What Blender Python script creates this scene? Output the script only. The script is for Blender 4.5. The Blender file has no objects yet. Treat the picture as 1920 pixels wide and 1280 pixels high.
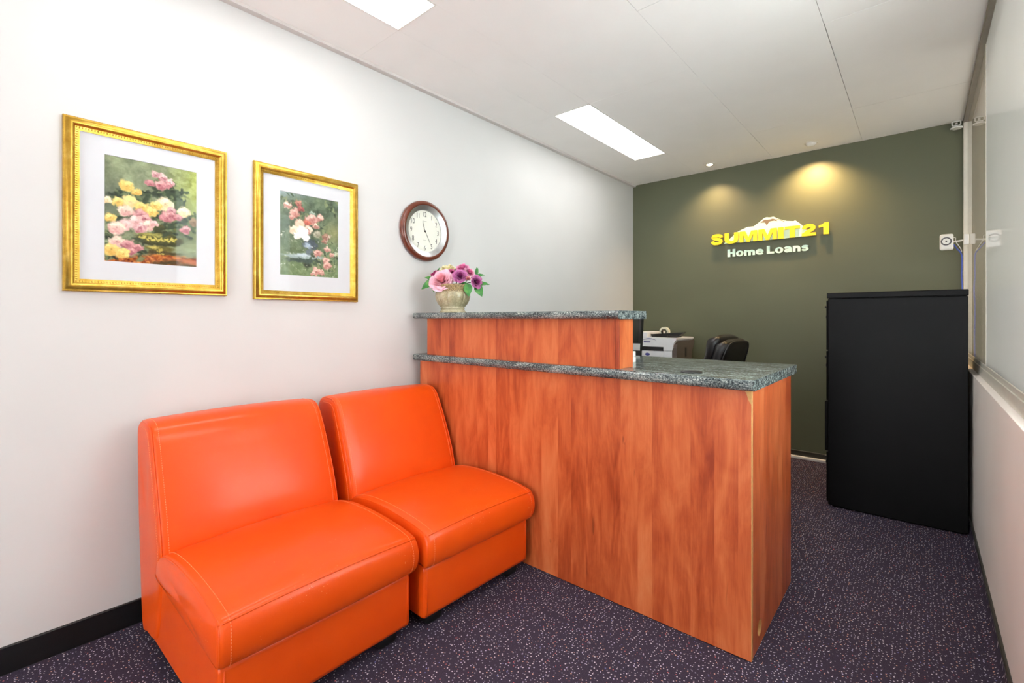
import bpy, bmesh, math, random
import numpy as np
from mathutils import Vector, Matrix

random.seed(7)
rng = np.random.default_rng(11)
PI = math.pi
scn = bpy.context.scene
C = scn.collection

# ------------------------------------------------------------------ camera, world, exposure
cam_d = bpy.data.cameras.new('camera')
cam = bpy.data.objects.new('camera', cam_d)
C.objects.link(cam)
cam_d.sensor_width = 36.0
cam_d.lens = 16.616
cam_d.shift_y = -43.9 / 1920.0
cam_d.clip_start = 0.02
cam.location = (2.34, 0.0, 1.2)
cam.rotation_euler = (PI / 2, 0, math.radians(40.886))
scn.camera = cam

world = bpy.data.worlds.new('world')
scn.world = world
world.use_nodes = True
world.node_tree.nodes['Background'].inputs[0].default_value = (0.93, 0.97, 1.0, 1)
world.node_tree.nodes['Background'].inputs[1].default_value = 9.0

scn.cycles.diffuse_bounces = 5
scn.cycles.glossy_bounces = 3
scn.cycles.max_bounces = 7
scn.cycles.adaptive_threshold = 0.06
scn.view_settings.view_transform = 'Standard'
scn.view_settings.look = 'None'
scn.view_settings.exposure = 0.70
scn.view_settings.gamma = 1.0
scn.view_settings.use_curve_mapping = False

TROFFER_STRENGTH = 5.8
SPOT_WATTS = 26.0

CEIL = 2.617          # ceiling height
YB = 4.69             # green wall
XR = 2.555            # low wall on the right
XG = 2.590            # glass plane above it
YF = -3.3             # unseen wall behind the camera


# ------------------------------------------------------------------ helpers
def lin(r, g, b):
    def f(c):
        c /= 255.0
        return c / 12.92 if c <= 0.04045 else ((c + 0.055) / 1.055) ** 2.4
    return (f(r), f(g), f(b), 1.0)


class N:
    """small node-tree helper"""
    def __init__(self, name):
        self.m = bpy.data.materials.new(name)
        self.m.use_nodes = True
        self.t = self.m.node_tree
        self.b = self.t.nodes['Principled BSDF']
        self.out = self.t.nodes['Material Output']

    def n(self, typ, **kw):
        nd = self.t.nodes.new(typ)
        for k, v in kw.items():
            setattr(nd, k, v)
        return nd

    def l(self, a, b):
        self.t.links.new(a, b)

    def coords(self, scale=(1, 1, 1)):
        tc = self.n('ShaderNodeTexCoord')
        mp = self.n('ShaderNodeMapping')
        mp.inputs['Scale'].default_value = scale
        self.l(tc.outputs['Object'], mp.inputs['Vector'])
        return mp.outputs[0]

    def noise(self, vec, scale, detail=3.0, rough=0.55, dist=0.0):
        t = self.n('ShaderNodeTexNoise')
        t.inputs['Scale'].default_value = scale
        t.inputs['Detail'].default_value = detail
        t.inputs['Roughness'].default_value = rough
        t.inputs['Distortion'].default_value = dist
        self.l(vec, t.inputs['Vector'])
        return t

    def ramp(self, fac, stops, interp='LINEAR'):
        r = self.n('ShaderNodeValToRGB')
        r.color_ramp.interpolation = interp
        el = r.color_ramp.elements
        while len(el) < len(stops):
            el.new(0.5)
        for e, (p, c) in zip(el, stops):
            e.position = p
            e.color = c if len(c) == 4 else (*c, 1)
        self.l(fac, r.inputs[0])
        return r.outputs[0]

    def math(self, op, a, b=None, c=None):
        m = self.n('ShaderNodeMath', operation=op)
        for i, v in enumerate((a, b, c)):
            if v is None:
                continue
            if isinstance(v, (int, float)):
                m.inputs[i].default_value = v
            else:
                self.l(v, m.inputs[i])
        return m.outputs[0]

    def mix(self, fac, a, b, blend='MIX'):
        m = self.n('ShaderNodeMix', data_type='RGBA', blend_type=blend)
        for sock, v in ((m.inputs[0], fac), (m.inputs[6], a), (m.inputs[7], b)):
            if isinstance(v, (int, float)):
                sock.default_value = v
            elif isinstance(v, tuple):
                sock.default_value = v
            else:
                self.l(v, sock)
        return m.outputs[2]

    def bump(self, h, strength, dist=0.01):
        b = self.n('ShaderNodeBump')
        b.inputs['Strength'].default_value = strength
        b.inputs['Distance'].default_value = dist
        self.l(h, b.inputs['Height'])
        self.l(b.outputs[0], self.b.inputs['Normal'])

    def set(self, col=None, rough=None, metal=None, spec=None, coat=None, coat_rough=None):
        if col is not None:
            self.b.inputs['Base Color'].default_value = col
        if rough is not None:
            self.b.inputs['Roughness'].default_value = rough
        if metal is not None:
            self.b.inputs['Metallic'].default_value = metal
        if spec is not None:
            self.b.inputs['Specular IOR Level'].default_value = spec
        if coat is not None:
            self.b.inputs['Coat Weight'].default_value = coat
        if coat_rough is not None:
            self.b.inputs['Coat Roughness'].default_value = coat_rough
        return self


def plain(name, col, rough=0.5, metal=0.0, var=0.06, scale=30.0, spec=0.5, bump=0.0, bscale=200.0, coat=None):
    """procedural near-plain finish: slight tone variation and fine relief"""
    k = N(name)
    k.set(col, rough, metal, spec, coat)
    v = k.coords()
    nz = k.noise(v, scale, 1.0)
    dark = tuple(c * (1 - var) for c in col[:3]) + (1,)
    lite = tuple(min(1.0, c * (1 + var)) for c in col[:3]) + (1,)
    k.l(k.ramp(nz.outputs[0], [(0.3, dark), (0.7, lite)]), k.b.inputs['Base Color'])
    if bump:
        nb = k.noise(v, bscale, 2.0)
        k.bump(nb.outputs[0], bump, 0.002)
    return k.m


def obj(name, me, mat, parent=None, loc=None, rot=None):
    o = bpy.data.objects.new(name, me)
    C.objects.link(o)
    if mat is not None:
        me.materials.clear()
        me.materials.append(mat)
    if parent:
        o.parent = parent
    if loc is not None:
        o.location = loc
    if rot is not None:
        o.rotation_euler = rot
    return o


def empty(name, loc=(0, 0, 0), rot=(0, 0, 0)):
    o = bpy.data.objects.new(name, None)
    C.objects.link(o)
    o.location = loc
    o.rotation_euler = rot
    o.empty_display_size = 0.05
    return o


def tag(o, label=None, cat=None, group=None, kind=None):
    if label:
        o['label'] = label
    if cat:
        o['category'] = cat
    if group:
        o['group'] = group
    if kind:
        o['kind'] = kind
    return o


class MB:
    """collects shapes in one bmesh"""
    def __init__(self):
        self.bm = bmesh.new()

    def box(self, x0, x1, y0, y1, z0, z1, bev=0.0, seg=2):
        r = bmesh.ops.create_cube(self.bm, size=1.0)
        vs = r['verts']
        for v in vs:
            v.co = Vector(((x0 + x1) / 2 + v.co.x * (x1 - x0), (y0 + y1) / 2 + v.co.y * (y1 - y0),
                           (z0 + z1) / 2 + v.co.z * (z1 - z0)))
        if bev > 0:
            es = list({e for v in vs for e in v.link_edges})
            bmesh.ops.bevel(self.bm, geom=es, offset=bev, segments=seg, profile=0.5, affect='EDGES')
        return self

    def hexa(self, pts):
        """8 points: bottom four then top four, both counter-clockwise"""
        v = [self.bm.verts.new(p) for p in pts]
        for f in ((3, 2, 1, 0), (4, 5, 6, 7), (0, 1, 5, 4), (1, 2, 6, 5), (2, 3, 7, 6), (3, 0, 4, 7)):
            self.bm.faces.new([v[i] for i in f])
        return self

    def prism(self, poly, fn, d0, d1):
        """poly of 2-D points, fn(a, b, d) -> 3-D point; extruded from d0 to d1"""
        a = [self.bm.verts.new(fn(p[0], p[1], d0)) for p in poly]
        b = [self.bm.verts.new(fn(p[0], p[1], d1)) for p in poly]
        n = len(poly)
        self.bm.faces.new(a)
        self.bm.faces.new(list(reversed(b)))
        for i in range(n):
            self.bm.faces.new([a[i], b[i], b[(i + 1) % n], a[(i + 1) % n]])
        return self

    def lathe(self, prof, seg=32, org=(0, 0, 0), axis='z', closed=False):
        rings = []
        ox, oy, oz = org
        for (r, h) in prof:
            ring = []
            for i in range(seg):
                t = 2 * PI * i / seg
                c, s = r * math.cos(t), r * math.sin(t)
                p = {'z': (ox + c, oy + s, oz + h), 'x': (ox + h, oy + c, oz + s), 'y': (ox + c, oy + h, oz + s)}[axis]
                ring.append(self.bm.verts.new(p))
            rings.append(ring)
        m = len(rings)
        for k in range(m if closed else m - 1):
            a, b = rings[k], rings[(k + 1) % m]
            for i in range(seg):
                j = (i + 1) % seg
                self.bm.faces.new([a[i], a[j], b[j], b[i]])
        if not closed:
            if prof[0][0] > 1e-6:
                self.bm.faces.new(list(reversed(rings[0])))
            if prof[-1][0] > 1e-6:
                self.bm.faces.new(rings[-1])
        return self

    def tube(self, pts, rad, seg=8, caps=True):
        pts = [Vector(p) for p in pts]
        n = len(pts)
        rads = rad if isinstance(rad, (list, tuple)) else [rad] * n
        up = Vector((0, 0, 1))
        rings = []
        prev = None
        for i, p in enumerate(pts):
            d = (pts[min(i + 1, n - 1)] - pts[max(i - 1, 0)])
            if d.length < 1e-9:
                d = Vector((0, 0, 1))
            d.normalize()
            if prev is None:
                a = up if abs(d.dot(up)) < 0.9 else Vector((1, 0, 0))
                x = d.cross(a).normalized()
            else:
                x = (prev - d * prev.dot(d))
                x = x.normalized() if x.length > 1e-6 else d.orthogonal().normalized()
            prev = x
            y = d.cross(x)
            rings.append([self.bm.verts.new(p + (x * math.cos(2 * PI * k / seg) + y * math.sin(2 * PI * k / seg)) * rads[i])
                          for k in range(seg)])
        for a, b in zip(rings[:-1], rings[1:]):
            for k in range(seg):
                j = (k + 1) % seg
                self.bm.faces.new([a[k], a[j], b[j], b[k]])
        if caps:
            self.bm.faces.new(list(reversed(rings[0])))
            self.bm.faces.new(rings[-1])
        return self

    def grid(self, P):
        """P[i][j] 3-D points -> quads"""
        vs = [[self.bm.verts.new(p) for p in row] for row in P]
        for i in range(len(vs) - 1):
            for j in range(len(vs[0]) - 1):
                self.bm.faces.new([vs[i][j], vs[i + 1][j], vs[i + 1][j + 1], vs[i][j + 1]])
        return self

    def ico(self, c, r, sub=1, sc=(1, 1, 1)):
        res = bmesh.ops.create_icosphere(self.bm, subdivisions=sub, radius=r)
        for v in res['verts']:
            v.co = Vector((v.co.x * sc[0] + c[0], v.co.y * sc[1] + c[1], v.co.z * sc[2] + c[2]))
        return self

    def mesh(self, name, smooth=False, angle=None):
        bmesh.ops.recalc_face_normals(self.bm, faces=self.bm.faces[:])
        me = bpy.data.meshes.new(name)
        if smooth:
            for f in self.bm.faces:
                f.smooth = True
        if angle is not None:
            for f in self.bm.faces:
                f.smooth = True
            for e in self.bm.edges:
                if len(e.link_faces) == 2 and e.calc_face_angle(0) > math.radians(angle):
                    e.smooth = False
        self.bm.to_mesh(me)
        self.bm.free()
        return me

    def build(self, name, mat, parent=None, smooth=False, angle=None, loc=None, rot=None):
        return obj(name, self.mesh(name, smooth, angle), mat, parent, loc, rot)


def catmull(pts, per=6, closed=False):
    P = [Vector(p) for p in pts]
    n = len(P)
    out = []
    for i in range(n if closed else n - 1):
        p0 = P[(i - 1) % n] if closed or i > 0 else P[0]
        p1 = P[i]
        p2 = P[(i + 1) % n]
        p3 = P[(i + 2) % n] if closed or i + 2 < n else P[n - 1]
        for k in range(per):
            t = k / per
            out.append(0.5 * ((2 * p1) + (-p0 + p2) * t + (2 * p0 - 5 * p1 + 4 * p2 - p3) * t * t
                              + (-p0 + 3 * p1 - 3 * p2 + p3) * t ** 3))
    if not closed:
        out.append(P[-1])
    return out


_text_cache = {}


def text_mesh(body, size=1.0, extrude=0.0, offset=0.0, bevel=0.0):
    cu = bpy.data.curves.new('lettering', 'FONT')
    cu.body = body
    cu.size = size
    cu.extrude = extrude
    cu.offset = offset
    cu.resolution_u = 6
    cu.align_x = 'LEFT'
    o = bpy.data.objects.new('lettering_source', cu)
    C.objects.link(o)
    dg = bpy.context.evaluated_depsgraph_get()
    dg.update()
    me = bpy.data.meshes.new_from_object(o.evaluated_get(dg))
    bpy.data.objects.remove(o)
    bpy.data.curves.remove(cu)
    return me


def map_mesh(me, fn):
    for v in me.vertices:
        v.co = fn(v.co)
    me.update()
    return me


def bounds(me):
    a = np.array([v.co[:] for v in me.vertices])
    return a.min(0), a.max(0)


# ------------------------------------------------------------------ materials
M = {}
M['wall_white'] = plain('white_paint', lin(209, 208, 206), 0.62, var=0.015, scale=3.0)
M['wall_right'] = plain('warm_white_paint', lin(246, 238, 231), 0.6, var=0.02, scale=3.0)
M['wall_green'] = plain('olive_paint', lin(93, 96, 73), 0.55, var=0.03, scale=2.5)
M['ceiling'] = plain('ceiling_white', lin(246, 243, 240), 0.8, var=0.012, scale=4.0)
M['ceiling_gap'] = plain('ceiling_gap_dark', lin(70, 66, 62), 0.9)
M['trim_grey'] = plain('ceiling_trim', lin(212, 206, 202), 0.7, var=0.02)
M['black_skirt'] = plain('black_vinyl', lin(18, 17, 18), 0.45, var=0.1)
M['dark_skirt'] = plain('dark_skirting', lin(52, 52, 46), 0.5, var=0.1)
M['white_plastic'] = plain('white_plastic', lin(232, 230, 226), 0.4, var=0.02)
M['white_gloss'] = plain('white_gloss_paint', lin(238, 232, 224), 0.35, var=0.02)
M['alu'] = plain('window_frame_paint', lin(214, 210, 198), 0.4, var=0.03)
M['alu_dark'] = plain('ceiling_track', lin(140, 132, 122), 0.45, var=0.05)
M['black_metal'] = plain('black_powder_coat', lin(10, 9, 9), 0.42, var=0.12, scale=8, spec=0.12)
M['black_plastic'] = plain('black_plastic', lin(26, 26, 27), 0.4, var=0.08)
M['screen'] = plain('dark_screen', lin(34, 38, 34), 0.18, var=0.04)
M['silver'] = plain('silver_plastic', lin(178, 178, 176), 0.35, var=0.04)
M['chrome'] = plain('brushed_aluminium', lin(205, 206, 206), 0.28, metal=0.9, var=0.04)
M['printer_white'] = plain('printer_white', lin(226, 226, 228), 0.4, var=0.02)
M['printer_dark'] = plain('printer_shade_and_gap', lin(92, 82, 76), 0.45, var=0.05)
M['logo_blue'] = plain('logo_blue', lin(62, 62, 130), 0.4)
M['black_leather'] = plain('black_leather', lin(30, 28, 30), 0.36, var=0.12, scale=40, bump=0.15, bscale=160)
M['mdf'] = plain('raw_board_edge', lin(196, 150, 92), 0.8, var=0.1, scale=60, bump=0.1)
M['desk_grey'] = plain('grey_laminate', lin(170, 166, 160), 0.5, var=0.03)
M['paper'] = plain('white_paper', lin(238, 236, 228), 0.8, var=0.03)
M['blue_cable'] = plain('blue_cable', lin(78, 100, 190), 0.4)
M['yellow'] = plain('yellow_acrylic', lin(255, 222, 24), 0.35, var=0.02)
M['mint'] = plain('mint_acrylic', lin(222, 250, 232), 0.35, var=0.02)
M['mahogany'] = plain('mahogany', lin(102, 46, 27), 0.28, var=0.25, scale=18, coat=0.4)
M['dial'] = plain('dial_cream', lin(232, 232, 220), 0.5, var=0.01)
M['ink'] = plain('dial_ink', lin(34, 32, 30), 0.5)
M['ink_pale'] = plain('dial_ink_pale', lin(160, 160, 150), 0.5)
M['hand_grey'] = plain('clock_hand_grey', lin(120, 118, 110), 0.4)
M['mat_board'] = plain('mat_board', lin(208, 210, 214), 0.8, var=0.01)
M['stem'] = plain('stem_green', lin(54, 92, 40), 0.5, var=0.15)
M['tape'] = plain('cream_roll', lin(226, 222, 196), 0.5)
M['lamp_white'] = plain('downlight_enamel', lin(226, 222, 214), 0.4, var=0.02)


def emission(name, col, strength):
    k = N(name)
    k.b.inputs['Base Color'].default_value = (0.9, 0.9, 0.9, 1)
    k.b.inputs['Emission Color'].default_value = col
    k.b.inputs['Emission Strength'].default_value = strength
    v = k.coords()
    nz = k.noise(v, 400, 1.0)
    k.l(k.ramp(nz.outputs[0], [(0.0, (0.85, 0.85, 0.85, 1)), (1.0, (0.92, 0.92, 0.92, 1))]), k.b.inputs['Base Color'])
    return k.m


M['diffuser'] = emission('lit_diffuser', (1.0, 0.99, 0.985, 1), TROFFER_STRENGTH)
M['bulb'] = emission('lit_bulb', (1.0, 0.86, 0.66, 1), 6.0)


def carpet():
    k = N('carpet_navy_flecked')
    v = k.coords()
    n1 = k.noise(v, 260, 3.0)
    base = k.ramp(n1.outputs[0], [(0.3, lin(42, 39, 53)), (0.55, lin(60, 55, 72)), (0.75, lin(80, 73, 90))])
    big = k.noise(v, 1.6, 2.0)
    base = k.mix(k.math('MULTIPLY', big.outputs[0], 0.35), base, lin(70, 50, 58))
    vo = k.n('ShaderNodeTexVoronoi', voronoi_dimensions='2D')
    vo.inputs['Scale'].default_value = 82.0
    vo.inputs['Randomness'].default_value = 0.72
    k.l(v, vo.inputs['Vector'])
    sep = k.n('ShaderNodeSeparateColor')
    k.l(vo.outputs['Color'], sep.inputs[0])
    fleckcol = k.ramp(sep.outputs[0], [(0.0, lin(226, 214, 222)), (0.56, lin(198, 188, 214)), (0.78, lin(226, 172, 150)),
                                      (0.92, lin(206, 110, 112)), (0.97, lin(120, 124, 180))], 'CONSTANT')
    size = k.math('MULTIPLY_ADD', sep.outputs[1], 0.11, 0.10)
    mask = k.math('LESS_THAN', vo.outputs['Distance'], size)
    keep = k.math('GREATER_THAN', sep.outputs[2], 0.28)
    mask = k.math('MULTIPLY', mask, keep)
    mask = k.math('MULTIPLY', mask, 0.85)
    k.l(k.mix(mask, base, fleckcol), k.b.inputs['Base Color'])
    k.set(rough=0.95, spec=0.15)
    return k.m


M['carpet'] = carpet()


def wood(name, tint=1.0):
    k = N(name)
    tc = k.n('ShaderNodeTexCoord')
    sp = k.n('ShaderNodeSeparateXYZ')
    k.l(tc.outputs['Object'], sp.inputs[0])
    h = k.math('ADD', sp.outputs[0], sp.outputs[1])
    # irregular vertical staves
    wob = k.n('ShaderNodeTexNoise', noise_dimensions='1D')
    wob.inputs['Scale'].default_value = 7.0
    k.l(h, wob.inputs['W'])
    hh = k.math('MULTIPLY_ADD', wob.outputs[0], 0.12, h)
    cell = k.math('FLOOR', k.math('MULTIPLY', hh, 13.0))
    wn = k.n('ShaderNodeTexWhiteNoise', noise_dimensions='1D')
    k.l(cell, wn.inputs['W'])
    rnd = wn.outputs['Value']
    zoff = k.math('MULTIPLY_ADD', rnd, 9.0, sp.outputs[2])
    # broad figure
    cb = k.n('ShaderNodeCombineXYZ')
    k.l(k.math('MULTIPLY', h, 11.0), cb.inputs[0])
    k.l(k.math('MULTIPLY', zoff, 2.6), cb.inputs[1])
    fig = k.noise(cb.outputs[0], 1.0, 5.0, 0.62, 0.5)
    # cathedral lines
    cb2 = k.n('ShaderNodeCombineXYZ')
    k.l(k.math('MULTIPLY', h, 5.0), cb2.inputs[0])
    k.l(k.math('MULTIPLY', zoff, 1.1), cb2.inputs[1])
    k.l(rnd, cb2.inputs[2])
    nn = k.noise(cb2.outputs[0], 1.0, 2.0, 0.5, 0.8)
    lines = k.math('PINGPONG', k.math('MULTIPLY', nn.outputs[0], 14.0), 1.0)
    # fine grain
    cb3 = k.n('ShaderNodeCombineXYZ')
    k.l(k.math('MULTIPLY', h, 240.0), cb3.inputs[0])
    k.l(k.math('MULTIPLY', sp.outputs[2], 7.0), cb3.inputs[1])
    fine = k.noise(cb3.outputs[0], 1.0, 3.0, 0.6)
    f = k.math('MULTIPLY_ADD', fig.outputs[0], 0.68, k.math('MULTIPLY', rnd, 0.17))
    f = k.math('MULTIPLY_ADD', lines, 0.06, f)
    f = k.math('MULTIPLY_ADD', fine.outputs[0], 0.20, f)
    col = k.ramp(f, [(0.36, lin(146, 56, 26)), (0.47, lin(176, 79, 39)), (0.56, lin(194, 96, 51)), (0.66, lin(206, 112, 64)),
                     (0.78, lin(214, 128, 78))])
    # small dark knots
    cb4 = k.n('ShaderNodeCombineXYZ')
    k.l(k.math('MULTIPLY', h, 34.0), cb4.inputs[0])
    k.l(k.math('MULTIPLY', zoff, 7.0), cb4.inputs[1])
    kn = k.noise(cb4.outputs[0], 1.0, 2.0, 0.5, 0.5)
    kmask = k.ramp(kn.outputs[0], [(0.72, (0, 0, 0, 1)), (0.80, (1, 1, 1, 1))])
    col = k.mix(k.math('MULTIPLY', kmask, 0.55), col, lin(92, 32, 16))
    k.l(col, k.b.inputs['Base Color'])
    k.set(rough=0.34, spec=0.45)
    k.bump(fine.outputs[0], 0.04, 0.002)
    return k.m


M['wood'] = wood('cherry_laminate')


def granite():
    k = N('grey_granite')
    v = k.coords((150, 170, 170))
    n1 = k.noise(v, 1.0, 4.0, 0.7)
    v2 = k.coords((8, 30, 30))
    n2 = k.noise(v2, 1.0, 3.0, 0.6, 0.6)
    f = k.math('MULTIPLY_ADD', n2.outputs[0], 0.30, k.math('MULTIPLY', n1.outputs[0], 0.76))
    col = k.ramp(f, [(0.40, lin(28, 32, 36)), (0.49, lin(70, 78, 80)), (0.56, lin(112, 120, 118)), (0.63, lin(158, 166, 160)),
                     (0.72, lin(200, 206, 200))])
    k.l(col, k.b.inputs['Base Color'])
    k.set(rough=0.14, spec=0.5)
    return k.m


M['granite'] = granite()


def leather(name, worn_lo, worn_hi):
    k = N(name)
    v = k.coords()
    nz = k.noise(v, 5.0, 3.0)
    col = k.ramp(nz.outputs[0], [(0.25, lin(224, 74, 6)), (0.75, lin(232, 84, 10))])
    # scuffed flecks along the front edge of the seat (pale backing showing)
    sp = k.n('ShaderNodeSeparateXYZ')
    k.l(v, sp.inputs[0])
    n2 = k.noise(v, 150.0, 3.0, 0.7)
    n3 = k.noise(v, 9.0, 2.0, 0.5)
    zone = k.math('MULTIPLY', k.math('GREATER_THAN', sp.outputs[0], worn_lo), k.math('LESS_THAN', sp.outputs[0], worn_hi))
    zone = k.math('MULTIPLY', zone, k.math('GREATER_THAN', n3.outputs[0], 0.57))
    mk = k.math('MULTIPLY', k.math('GREATER_THAN', n2.outputs[0], 0.675), zone)
    col = k.mix(k.math('MULTIPLY', mk, 0.75), col, lin(244, 176, 120))
    k.l(col, k.b.inputs['Base Color'])
    k.set(rough=0.48, spec=0.18, coat=0.38, coat_rough=0.2)
    nb = k.noise(v, 340, 2.0)
    nc = k.noise(v, 14, 2.0)
    hsum = k.math('MULTIPLY_ADD', nc.outputs[0], 2.2, nb.outputs[0])
    k.bump(hsum, 0.10, 0.003)
    return k.m


M['leather'] = leather('orange_leather', 5.0, 6.0)
M['leather_worn'] = leather('orange_leather_scuffed', 0.76, 0.945)
M['stitch'] = plain('stitch_thread', lin(246, 138, 84), 0.6)
M['foot'] = plain('black_foot', lin(12, 12, 12), 0.5)


def gold():
    k = N('antique_gold')
    v = k.coords()
    nz = k.noise(v, 26, 4.0, 0.65)
    col = k.ramp(nz.outputs[0], [(0.25, lin(176, 136, 46)), (0.5, lin(200, 160, 66)), (0.75, lin(222, 188, 98))])
    k.l(col, k.b.inputs['Base Color'])
    k.set(rough=0.3, metal=0.88)
    n2 = k.noise(v, 300, 2.0)
    k.bump(n2.outputs[0], 0.1, 0.002)
    return k.m


M['gold'] = gold()


def print_mat():
    k = N('printed_picture')
    a = k.n('ShaderNodeVertexColor')
    a.layer_name = 'Col'
    k.l(a.outputs[0], k.b.inputs['Base Color'])
    k.set(rough=0.7, spec=0.2)
    return k.m


M['print'] = print_mat()


def petal_mat():
    k = N('silk_petal')
    a = k.n('ShaderNodeVertexColor')
    a.layer_name = 'Col'
    v = k.coords()
    nz = k.noise(v, 120, 2.0)
    c = k.mix(k.math('MULTIPLY', nz.outputs[0], 0.25), a.outputs[0], (1, 0.9, 0.95, 1), 'MULTIPLY')
    k.l(c, k.b.inputs['Base Color'])
    k.set(rough=0.6, spec=0.2)
    k.b.inputs['Subsurface Weight'].default_value = 0.0
    return k.m


M['petal'] = petal_mat()


def leaf_mat():
    k = N('silk_leaf')
    v = k.coords()
    nz = k.noise(v, 30, 3.0)
    k.l(k.ramp(nz.outputs[0], [(0.3, lin(34, 92, 40)), (0.55, lin(58, 132, 52)), (0.8, lin(112, 164, 70))]), k.b.inputs['Base Color'])
    k.set(rough=0.45)
    return k.m


M['leaf'] = leaf_mat()


def ceramic():
    k = N('glazed_ceramic')
    v = k.coords()
    nz = k.noise(v, 16, 3.0)
    n2 = k.noise(v, 130, 3.0)
    f = k.math('MULTIPLY_ADD', n2.outputs[0], 0.3, k.math('MULTIPLY', nz.outputs[0], 0.7))
    k.l(k.ramp(f, [(0.35, lin(138, 128, 98)), (0.5, lin(170, 160, 128)), (0.65, lin(192, 182, 152))]), k.b.inputs['Base Color'])
    k.set(rough=0.2)
    return k.m


M['ceramic'] = ceramic()
M['ceramic_band'] = plain('mottled_glaze_band', lin(150, 128, 90), 0.35, var=0.5, scale=160, bump=0.5, bscale=220)


def glass(name, fac, tint=(1, 1, 1, 1), body=None, body_amt=0.0, rough=0.0, glow=0.0):
    """thin pane: fresnel mirror over a clear (or filmed) body"""
    k = N(name)
    lw = k.n('ShaderNodeLayerWeight')
    schlick = k.math('MULTIPLY_ADD', k.math('POWER', lw.outputs['Facing'], 5.0), 0.96, 0.04)
    gl = k.n('ShaderNodeBsdfGlossy')
    gl.inputs['Roughness'].default_value = rough
    tr = k.n('ShaderNodeBsdfTransparent')
    tr.inputs[0].default_value = tint
    base = tr.outputs[0]
    if body is not None:
        df = k.n('ShaderNodeBsdfDiffuse')
        v = k.coords()
        nz = k.noise(v, 3.0, 2.0)
        lo = tuple(c * 0.96 for c in body[:3]) + (1,)
        k.l(k.ramp(nz.outputs[0], [(0.3, lo), (0.7, body)]), df.inputs[0])
        mx = k.n('ShaderNodeMixShader')
        mx.inputs[0].default_value = body_amt
        k.l(tr.outputs[0], mx.inputs[1])
        film = df.outputs[0]
        if glow:
            tl_ = k.n('ShaderNodeBsdfTranslucent')
            tl_.inputs[0].default_value = body
            m3 = k.n('ShaderNodeMixShader')
            m3.inputs[0].default_value = glow
            k.l(film, m3.inputs[1])
            k.l(tl_.outputs[0], m3.inputs[2])
            film = m3.outputs[0]
        k.l(film, mx.inputs[2])
        base = mx.outputs[0]
    mx2 = k.n('ShaderNodeMixShader')
    k.l(k.math('MULTIPLY', schlick, fac), mx2.inputs[0])
    k.l(base, mx2.inputs[1])
    k.l(gl.outputs[0], mx2.inputs[2])
    k.l(mx2.outputs[0], k.out.inputs[0])
    return k.m


M['taupe'] = plain('taupe_paint', lin(150, 138, 122), 0.6, var=0.03, scale=3)
M['pane_clear'] = glass('partition_glass_clear', 0.8, (0.93, 0.95, 0.93, 1), lin(186, 174, 158), 0.72, 0.0, 0.12)
M['pane_film'] = glass('partition_glass_filmed', 0.8, (0.9, 0.95, 0.95, 1), lin(206, 205, 201), 1.0, 0.0, 0.36)
M['pane_fill'] = glass('partition_glass_fill', 0.3, (0.9, 0.95, 0.95, 1), lin(200, 203, 201), 0.28, 0.02, 0.36)
M['pane_front'] = glass('fill_window_glass', 0.6)
M['picture_glass'] = glass('picture_glass', 0.22)
M['dome_clear'] = glass('clear_plastic', 1.0, (0.9, 0.9, 0.9, 1), lin(226, 222, 208), 0.6, 0.1)


# ------------------------------------------------------------------ the room
def structure(o):
    o['kind'] = 'structure'
    return o


structure(MB().box(-0.1, 2.75, YF - 0.1, YB + 0.1, -0.1, 0.0).build('floor', M['carpet']))
structure(MB().box(-0.12, 0.0, YF - 0.1, YB + 0.1, 0.0, CEIL + 0.1).build('wall_left', M['wall_white']))
structure(MB().box(0.0, 2.72, YB, YB + 0.1, 0.0, CEIL + 0.1).build('wall_back', M['wall_green']))

# ceiling: dark void behind separate tiles with narrow uneven joints
ceil = structure(MB().box(-0.05, 2.75, YF - 0.1, YB + 0.05, CEIL + 0.075, CEIL + 0.1).build('ceiling', M['ceiling_gap']))
xs = [0.0, 0.392, 0.680, 1.348, 1.985, 2.62]
X2 = (1.697, 1.985)
ys_main = [YF, -2.28, -1.05, 0.17, 1.395, 2.700, 3.935, YB]


def tile(x0, x1, y0, y1, g, drop=0.0):
    """g: gap at the four corners, so joints taper between tight and open"""
    z0, z1 = CEIL - drop, CEIL + 0.07
    p = [(x0 + g[0], y0 + g[0]), (x1 - g[1], y0 + g[1]), (x1 - g[2], y1 - g[2]), (x0 + g[3], y1 - g[3])]
    m = MB().hexa([(a, b, z0) for a, b in p] + [(a, b, z1) for a, b in p])
    return m.build('ceiling_tile', M['ceiling'], ceil)


troffer_cells = [(0.392, 0.680, 0.17, 1.395), (0.392, 0.680, 2.700, 3.935), (*X2, 0.17, 1.395)]
for i in range(len(xs) - 1):
    ys = list(ys_main)
    if i == 3:
        ys = [YF, -2.28, -1.05, 0.17, 1.395, 2.03, 3.935, YB]
    for j in range(len(ys) - 1):
        if i == 1 and (abs(ys[j] - 0.17) < 1e-3 or abs(ys[j] - 2.7) < 1e-3):
            continue
        lo, hi = 0.0002, 0.0007
        x1_ = xs[i + 1]
        if i == 3 and j == 3:
            x1_ = X2[0]            # the rest of this cell is a light
        if i >= 3:
            lo, hi = 0.0005, 0.0012
        g = [random.uniform(lo, hi) for _ in range(4)]
        if i == 3 and j == 4:
            g[3] = 0.0022; g[0] = 0.0020
        if i == 4 and j == 5:
            g[0] = 0.003; g[3] = 0.0026
        if i == 3 and j == 6:
            g[0] = 0.0026
        if i == 4 and j == 5:
            g[2] = 0.003
        tile(xs[i], x1_, ys[j], ys[j + 1], g, random.uniform(0.0, 0.0006))

structure(MB().box(0.0, 0.034, YF, YB, CEIL - 0.016, CEIL).build('trim_1', M['trim_grey']))

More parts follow.
